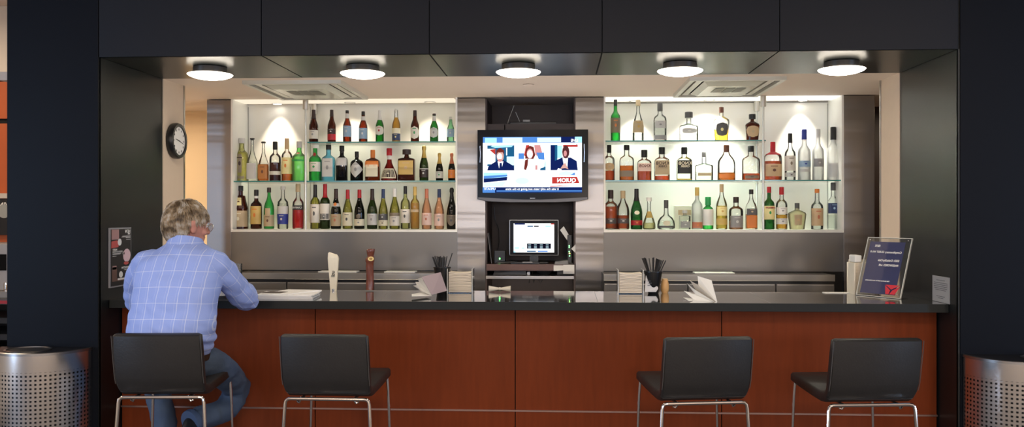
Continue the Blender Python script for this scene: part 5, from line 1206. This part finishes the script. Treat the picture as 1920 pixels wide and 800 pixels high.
def hand(b, wr, d, side, curl):
    """palm and five bent fingers; d: pointing direction, side: +1 thumb towards the man's middle on his right hand"""
    d = d.normalized(); upv = Vector((0, 0, 1)); s_ = d.cross(upv).normalized() * side; pc = wr + d * .045
    limb(b, [wr, wr + d * .03, wr + d * .075], [.026, .030, .032], 14, .55)
    for i, (o, L_) in enumerate(((-.030, .060), (-.010, .075), (.010, .080), (.030, .072))):
        k0 = wr + d * .085 + s_ * -o * 1.0; k1 = k0 + d * L_ * .45 + upv * .004; k2 = k1 + d * L_ * .30 * (1 - curl) - upv * L_ * .26 * (.4 + curl); k3 = k2 + d * L_ * .2 * (1 - curl) - upv * L_ * .18 * (.3 + curl)
        limb(b, [wr + d * .06 + s_ * -o * .8, k0, k1, k2, k3], [.010, .0095, .009, .008, .007], 8)
    limb(b, [wr + d * .02 + s_ * .024, wr + d * .045 + s_ * .045, wr + d * .075 + s_ * .052 - upv * .004], [.012, .0105, .009], 8)
hand(b, wrR, (Q(398, 544, 4.90) - wrR) * Vector((1, 1, .3)), -1, .25)
hand(b, wrL, (Q(366, 547, 4.86) - wrL) * Vector((1, 1, .3)), 1, .2)
body = fuse(b, 'body', SKIN, man, .0052, 3)

# shirt
SH = bpy.data.materials.new('checked_shirt'); SH.use_nodes = True; nt = SH.node_tree; bs = nt.nodes['Principled BSDF']; bs.inputs['Roughness'].default_value = .85
uvn = nt.nodes.new('ShaderNodeUVMap'); uvn.uv_map = 'weave'; sp = nt.nodes.new('ShaderNodeSeparateXYZ'); nt.links.new(uvn.outputs[0], sp.inputs[0])
def mnode(op, a, c=None):
    n = nt.nodes.new('ShaderNodeMath'); n.operation = op
    for i, v in ((0, a), (1, c)):
        if v is None: continue
        if isinstance(v, (int, float)): n.inputs[i].default_value = v
        else: nt.links.new(v, n.inputs[i])
    return n.outputs[0]
def line(src, pitch, w): return mnode('LESS_THAN', mnode('ABSOLUTE', mnode('SUBTRACT', mnode('FRACT', mnode('DIVIDE', src, pitch)), .5)), w)
lu = mnode('MAXIMUM', line(sp.outputs[0], .050, .030), mnode('MULTIPLY', line(mnode('ADD', sp.outputs[0], .012), .050, .018), .4)); lv = line(sp.outputs[1], .072, .020)
al = mnode('MINIMUM', mnode('ADD', mnode('MULTIPLY', lu, .62), mnode('MULTIPLY', lv, .5)), .9)
nz = nt.nodes.new('ShaderNodeTexNoise'); nz.inputs['Scale'].default_value = 420; cn = nt.nodes.new('ShaderNodeMix'); cn.data_type = 'RGBA'; cn.inputs[6].default_value = (.27, .38, .80, 1); cn.inputs[7].default_value = (.37, .47, .87, 1); nt.links.new(nz.outputs[0], cn.inputs[0])
mxn = nt.nodes.new('ShaderNodeMix'); mxn.data_type = 'RGBA'; nt.links.new(al, mxn.inputs[0]); nt.links.new(cn.outputs[2], mxn.inputs[6]); mxn.inputs[7].default_value = (.72, .78, .96, 1)
nt.links.new(mxn.outputs[2], bs.inputs['Base Color'])

b = B()
TR = [(661, 319, 74, 4.055, .120), (652, 319, 79, 4.045, .132), (630, 321, 82, 4.03, .138), (600, 324, 80, 4.03, .132), (565, 329, 80, 4.04, .130), (530, 333, 82, 4.06, .130), (505, 336, 84, 4.08, .125), (488, 340, 80, 4.09, .112), (476, 343, 66, 4.10, .098), (466, 346, 50, 4.11, .088), (457, 348, 34, 4.125, .074)]
rs = []
for py, cx_, hw_, D, dp in TR:
    c = Q(cx_, py, D); a = S(cx_, hw_, D)
    rs.append([c + Vector((a * math.copysign(abs(math.cos(q)) ** .9, math.cos(q)), dp * math.copysign(abs(math.sin(q)) ** .9, math.sin(q)), 0)) for q in [2 * math.pi * i / 32 for i in range(32)]])
b.rings(rs)
cuffR, cuffL = foR.lerp(wrR, .80), foL.lerp(wrL, .80)
AR = [shR, Q(433, 528, 4.20), elR, foR, cuffR]; AL = [shL, Q(256, 536, 4.20), elL, foL, cuffL]
limb(b, [Q(385, 496, 4.10)] + AR, [.075, .070, .066, .058, .050, .042]); limb(b, [Q(295, 496, 4.10)] + AL, [.075, .068, .060, .054, .048, .042])
def wrink(co):
    v = noise.noise(Vector((co.x * 7, co.y * 5, co.z * 15)) + Vector((3, 1, 8))) * .009 + noise.noise(Vector((co.x * 22 + co.z * 9, co.y * 15, co.z * 26))) * .0055
    zz = co.z + .5 * abs(co.x)
    lo = max(0, min(1, (1.06 - co.z) / .16))                      # folds gathering above the waist
    v += lo * .020 * noise.noise(Vector((co.x * 6 + 4, co.y * 4, co.z * 30 + co.x * 16)))
    for el in (elR, elL):
        d_ = (co - el).length
        if d_ < .14: v += (1 - d_ / .14) * .014 * noise.noise(Vector((co.x * 14, co.y * 16, co.z * 42)))
    return v
shirt = fuse(b, 'shirt', SH, man, .0080, 5, wrink)
# weave coordinates in metres: around and along each sleeve, around and up the torso
me = shirt.data; uvl = me.uv_layers.new(name='weave')
def seg_near(p, chain):
    best = None; acc = 0
    for a, c in zip(chain, chain[1:]):
        d = c - a; L_ = d.length; t = max(0, min(1, (p - a).dot(d) / (L_ * L_))); q = a + d * t; dd = (p - q).length
        if best is None or dd < best[0]: best = (dd, acc + t * L_, q, d.normalized())
        acc += L_
    return best
tc_ = Q(333, 560, 4.06)
for f in me.polygons:
    c = f.center; limbc = None
    for ch, sx_, xr in ((AR, 1, shR.x + .012), (AL, -1, shL.x - .006)):
        nb_ = seg_near(c, ch)
        if (c.x - xr) * sx_ > -.02 * (c.z < 1.25) and nb_[0] < .085 and (c.z > 1.02) and ((c.x - xr) * sx_ > 0 or c.y > tc_.y + .11): limbc = ch
    for li, vi in zip(f.loop_indices, f.vertices):
        p = me.vertices[vi].co
        if limbc is not None:
            nb_ = seg_near(p, limbc); r0 = p - nb_[2]; dv = nb_[3]; ref = Vector((0, -1, 0)); ref = (ref - dv * ref.dot(dv)).normalized(); bt = dv.cross(ref)
            uvl.data[li].uv = (math.atan2(r0.dot(bt), r0.dot(ref)) * .060 + .025, nb_[1])
        else:
            dx, dy = p.x - tc_.x - (p.z - tc_.z) * .10, p.y - tc_.y
            if dy < .02: u_ = dx * (1 + .25 * abs(dx))
            else: u_ = math.copysign(.21 + dy, dx)
            uvl.data[li].uv = (u_ * 1.0 + .012, p.z + .3 * dx * dx)
# collar
def crow(cx_, py, hw_, D, dp, tilt=0.0, s0=0):
    c = Q(cx_, py, D); a = S(cx_, hw_, D)
    return [c + Vector((a * math.cos(q), dp * math.sin(q), -tilt * math.sin(q))) for q in [2 * math.pi * i / 36 for i in range(36)]]
b = B().rings([crow(346, 469, 50, 4.115, .086, .012), crow(348, 462, 38, 4.125, .078, .012), crow(349, 450, 31, 4.14, .074, .018), crow(349, 447, 29.5, 4.14, .071, .018), crow(349, 452, 27.5, 4.14, .066, .018)], cap=False)
co = b.build('collar', SH, man, True); uvc = co.data.uv_layers.new(name='weave')
for l_ in co.data.loops: p = co.data.vertices[l_.vertex_index].co; uvc.data[l_.index].uv = (p.x * 1.0 + .03, p.z + .02)
# cuffs
for fo, wr, cf in ((foR, wrR, cuffR), (foL, wrL, cuffL)):
    d = (wr - fo).normalized(); o_ = B().tube([cf - d * .02, cf - d * .018, cf + d * .045, cf + d * .047], [.040, .0435, .041, .036], 18).build('cuff', SH, man, True)
    uvc = o_.data.uv_layers.new(name='weave')
    for l_ in o_.data.loops: p = o_.data.vertices[l_.vertex_index].co; uvc.data[l_.index].uv = (p.x, p.y)

# jeans
DEN = pm('denim', (.030, .055, .115), .85, var=.45, vscale=7, bump=.15, bscale=300, col2=(.085, .125, .19))
b = B()
b.sphere(Q(322, 684, 4.06), (.180, .125, .095), 24, 14)
limb(b, [hipR, Q(408, 690, 4.24), knR], [.088, .080, .066], 18); limb(b, [knR, Q(426, 764, 4.42), anR + Vector((0, 0, .02))], [.066, .064, .058], 18)
limb(b, [hipL, (hipL + knL) / 2 + Vector((0, 0, .01)), knL], [.088, .080, .066], 18); limb(b, [knL, Q(305, 775, 4.44), anL], [.066, .062, .056], 18)
def jw(co):
    v = noise.noise(Vector((co.x * 12, co.y * 12, co.z * 22))) * .006 + noise.noise(Vector((co.x * 40, co.y * 30, co.z * 60))) * .002
    d_ = (co - knR).length
    if d_ < .2: v += (1 - d_ / .2) * .008 * noise.noise(Vector((co.x * 20, co.y * 20, co.z * 30)))
    return v
fuse(b, 'jeans', DEN, man, .0085, 4, jw)
b = B(); rs = []
for dz in (-.016, -.014, .014, .016):
    k = .94 if abs(dz) > .015 else 1.0
    rs.append([Q(320, 668, 4.055) + Vector((.186 * k * math.cos(q), .128 * k * math.sin(q), dz)) for q in [2 * math.pi * i / 36 for i in range(36)]])
b.rings(rs); b.build('belt', pm('belt_brown', (.03, .016, .010), .5), man, True)
# rolled hem lines
d = (anR - Q(426, 764, 4.42)).normalized(); e0 = anR + Vector((0, 0, .02))
b = B().tube([e0 + d * .035, e0 + d * .045, e0 + d * .062], [.060, .062, .059], 18); b.build('hem', pm('denim_hem', (.05, .085, .17), .8), man, True)
# shoes and socks
def shoe(an, fwd, dn, nm='shoe'):
    fwd = fwd.normalized(); dn = (dn - fwd * dn.dot(fwd)).normalized(); sd = fwd.cross(dn); M3 = Matrix((tuple(sd), tuple(fwd), tuple(-dn))).transposed()
    b = B(); g = lambda x, y, z: an + M3 @ Vector((x, y, z))
    limb(b, [g(0, 0, .0), g(0, .0, -.05)], [.046, .044], 14); limb(b, [g(0, -.03, -.065), g(0, .06, -.062), g(0, .15, -.072), g(0, .19, -.074)], [.038, .044, .046, .036], 14, .75)
    o = fuse(b, nm, pm('shoe_black', (.010, .010, .012), .4), man, .007, 3)
    s_ = B(); outl = [(-.034, -.06), (.034, -.06), (.040, .03), (.050, .12), (.040, .20), (0, .225), (-.040, .20), (-.050, .12), (-.040, .03)]
    s_.rings([[g(x, y, -.112) for x, y in outl], [g(x, y, -.096) for x, y in outl]]); s_.build('sole', pm('rubber_sole', (.02, .02, .02), .7), o); return o
dR = (anR - Q(426, 764, 4.42)).normalized()
shoe(anR + dR * .045, Vector((-.75, .45, -.5)), Vector((-.45, -.3, -.9)))
shoe(anL + Vector((0, 0, -.02)), Vector((.1, 1, -.12)), Vector((0, 0, -1)))

# hair: a shaped cap with layered tufts
HAIRM = bpy.data.materials.new('grey_blond_hair'); HAIRM.use_nodes = True; nt = HAIRM.node_tree; bs = nt.nodes['Principled BSDF']; bs.inputs['Roughness'].default_value = .5
oi = nt.nodes.new('ShaderNodeTexCoord'); nz = nt.nodes.new('ShaderNodeTexNoise'); nz.inputs['Scale'].default_value = 26; nz.inputs['Detail'].default_value = 5; nt.links.new(oi.outputs['Object'], nz.inputs[0])
rp = nt.nodes.new('ShaderNodeValToRGB'); cr = rp.color_ramp; cr.elements[0].position = .36; cr.elements[0].color = (.10, .066, .035, 1); cr.elements[1].position = .64; cr.elements[1].color = (.52, .47, .40, 1)
el_ = cr.elements.new(.5); el_.color = (.30, .22, .13, 1)
nt.links.new(nz.outputs[0], rp.inputs[0]); nt.links.new(rp.outputs[0], bs.inputs['Base Color'])
HRX, HRY, HRZ = .087, .108, .112
def in_hair(v):  # v: unit direction in head space (right, forward, up)
    x, y, z = v
    line_ = -.80 if y < -.25 else (-.80 + (y + .25) * 1.35)       # neck line rising towards the ears
    if z < line_: return False
    if y > .1 and z < .10 + (y - .1) * .75: return False          # temples and forehead free
    if abs(x) > .80 and y > -.22 and z < .26: return False         # ears free
    return True
b = B(); NU, NV = 56, 36; grid = {}
for j in range(NV + 1):
    a = math.pi * j / NV
    for i in range(NU):
        q = 2 * math.pi * i / NU; v = Vector((math.sin(a) * math.cos(q), math.sin(a) * math.sin(q), math.cos(a)))
        k = 1 + .05 * noise.noise(v * 3.1) + .03 * noise.noise(v * 7)
        grid[(i, j)] = (v, b.bm.verts.new(hp(v.x * HRX * k, v.y * HRY * k - .006, v.z * HRZ * k)))
for j in range(NV):
    for i in range(NU):
        c = [grid[(i, j)], grid[((i + 1) % NU, j)], grid[((i + 1) % NU, j + 1)], grid[(i, j + 1)]]
        if all(in_hair(q[0]) for q in c) and j > 0: b.bm.faces.new([q[1] for q in c])
bmesh.ops.delete(b.bm, geom=[v for v in b.bm.verts if not v.link_faces], context='VERTS')
random.seed(11); cnt = 0
while cnt < 2600:
    v = Vector((random.gauss(0, 1), random.gauss(0, 1), random.gauss(0, 1))).normalized()
    if not in_hair(v): continue
    cnt += 1
    crown = Vector((.1, -.35, .93)).normalized(); t_ = (v - crown); t_ = (t_ - v * t_.dot(v))
    if t_.length < .05: t_ = Vector((1, 0, 0))
    t_.normalize(); t_ = (t_ + Vector((.25 * noise.noise(v * 4), -.1, -.35)) + Vector([random.gauss(0, .22) for _ in range(3)])); t_ = (t_ - v * t_.dot(v)).normalized()
    L_ = random.uniform(.28, .55) * (.75 if v.z < -.2 else 1); k = 1 + .05 * noise.noise(v * 3.1); pts = []
    lift = random.uniform(.0, .055) + (.035 if v.z > .5 else 0)
    for s_ in range(5):
        f = s_ / 4; w_ = (v + t_ * L_ * f).normalized(); e_ = k * (1.0 + lift * math.sin(f * 2.4) + .012)
        pts.append(hp(w_.x * HRX * e_, w_.y * HRY * e_ - .006, w_.z * HRZ * e_))
    b.tube(pts, [.0022, .0030, .0028, .0020, .0005], 4)
hair = b.build('hair', HAIRM, man, True, angle=60); hair['label'] = 'thick grey blond collar length hair'
# sideburn and eyebrows
for s_ in (-1, 1):
    bb = B()
    for k in range(14):
        f = k / 13; bb.tube([hp(s_ * (.014 + .030 * f), .094 - .012 * f * f * 1.6, .026 + .004 * math.sin(f * 3)), hp(s_ * (.018 + .032 * f), .097 - .014 * f * f * 1.6, .029)], [.0022, .001], 4)
    bb.build('eyebrow', HAIRM, man, True)['kind'] = 'stuff'
    ey = B().sphere(hp(s_ * .030, .082, .004), .0125, 14, 10).build('eye', pm('eye_white', (.75, .73, .70), .2), man, True)
    B().sphere(hp(s_ * .031, .0925, .004), (.006, .0035, .006), 12, 8, M=HM4).build('iris', pm('iris_blue', (.06, .10, .16), .15), ey, True)
bb = B()
# glasses
GM = pm('glasses_metal', (.55, .50, .42), .25, 1.0)
gl = empty('glasses', (0, 0, 0), None, None); gl.parent = man
for s_ in (-1, 1):
    c = hp(s_ * .033, .108, -.002); pts = [c + HM @ Vector((.024 * math.cos(q), -.004 * abs(math.cos(q)) * s_ * 0, .019 * math.sin(q))) for q in [2 * math.pi * i / 20 for i in range(21)]]
    B().tube(pts, .0013, 6).build('lens_rim', GM, gl, True)
    B().rings([[p for p in pts[:-1]], [p + HM @ Vector((0, .001, 0)) for p in pts[:-1]]]).build('lens', glassm('spectacle_lens', (.96, .97, .96), .10, .35), gl)  # white scatter in the lens colour stands in for a glint
    B().tube([hp(s_ * .057, .106, .004), hp(s_ * .072, .085, .005), hp(s_ * .086, .02, .004), hp(s_ * .088, -.004, .0), hp(s_ * .086, -.018, -.016)], .0015, 6).build('temple_arm', GM, gl, True)
B().tube([hp(-.010, .110, .004), hp(0, .113, .008), hp(.010, .110, .004)], .0013, 6).build('bridge', GM, gl, True)
# wrist watch
d = (wrL - foL).normalized(); c = foL.lerp(wrL, .97)
B().tube([c - d * .010, c - d * .009, c + d * .009, c + d * .010], [.026, .029, .029, .026], 18).build('wrist_watch', STEEL3, man, True)
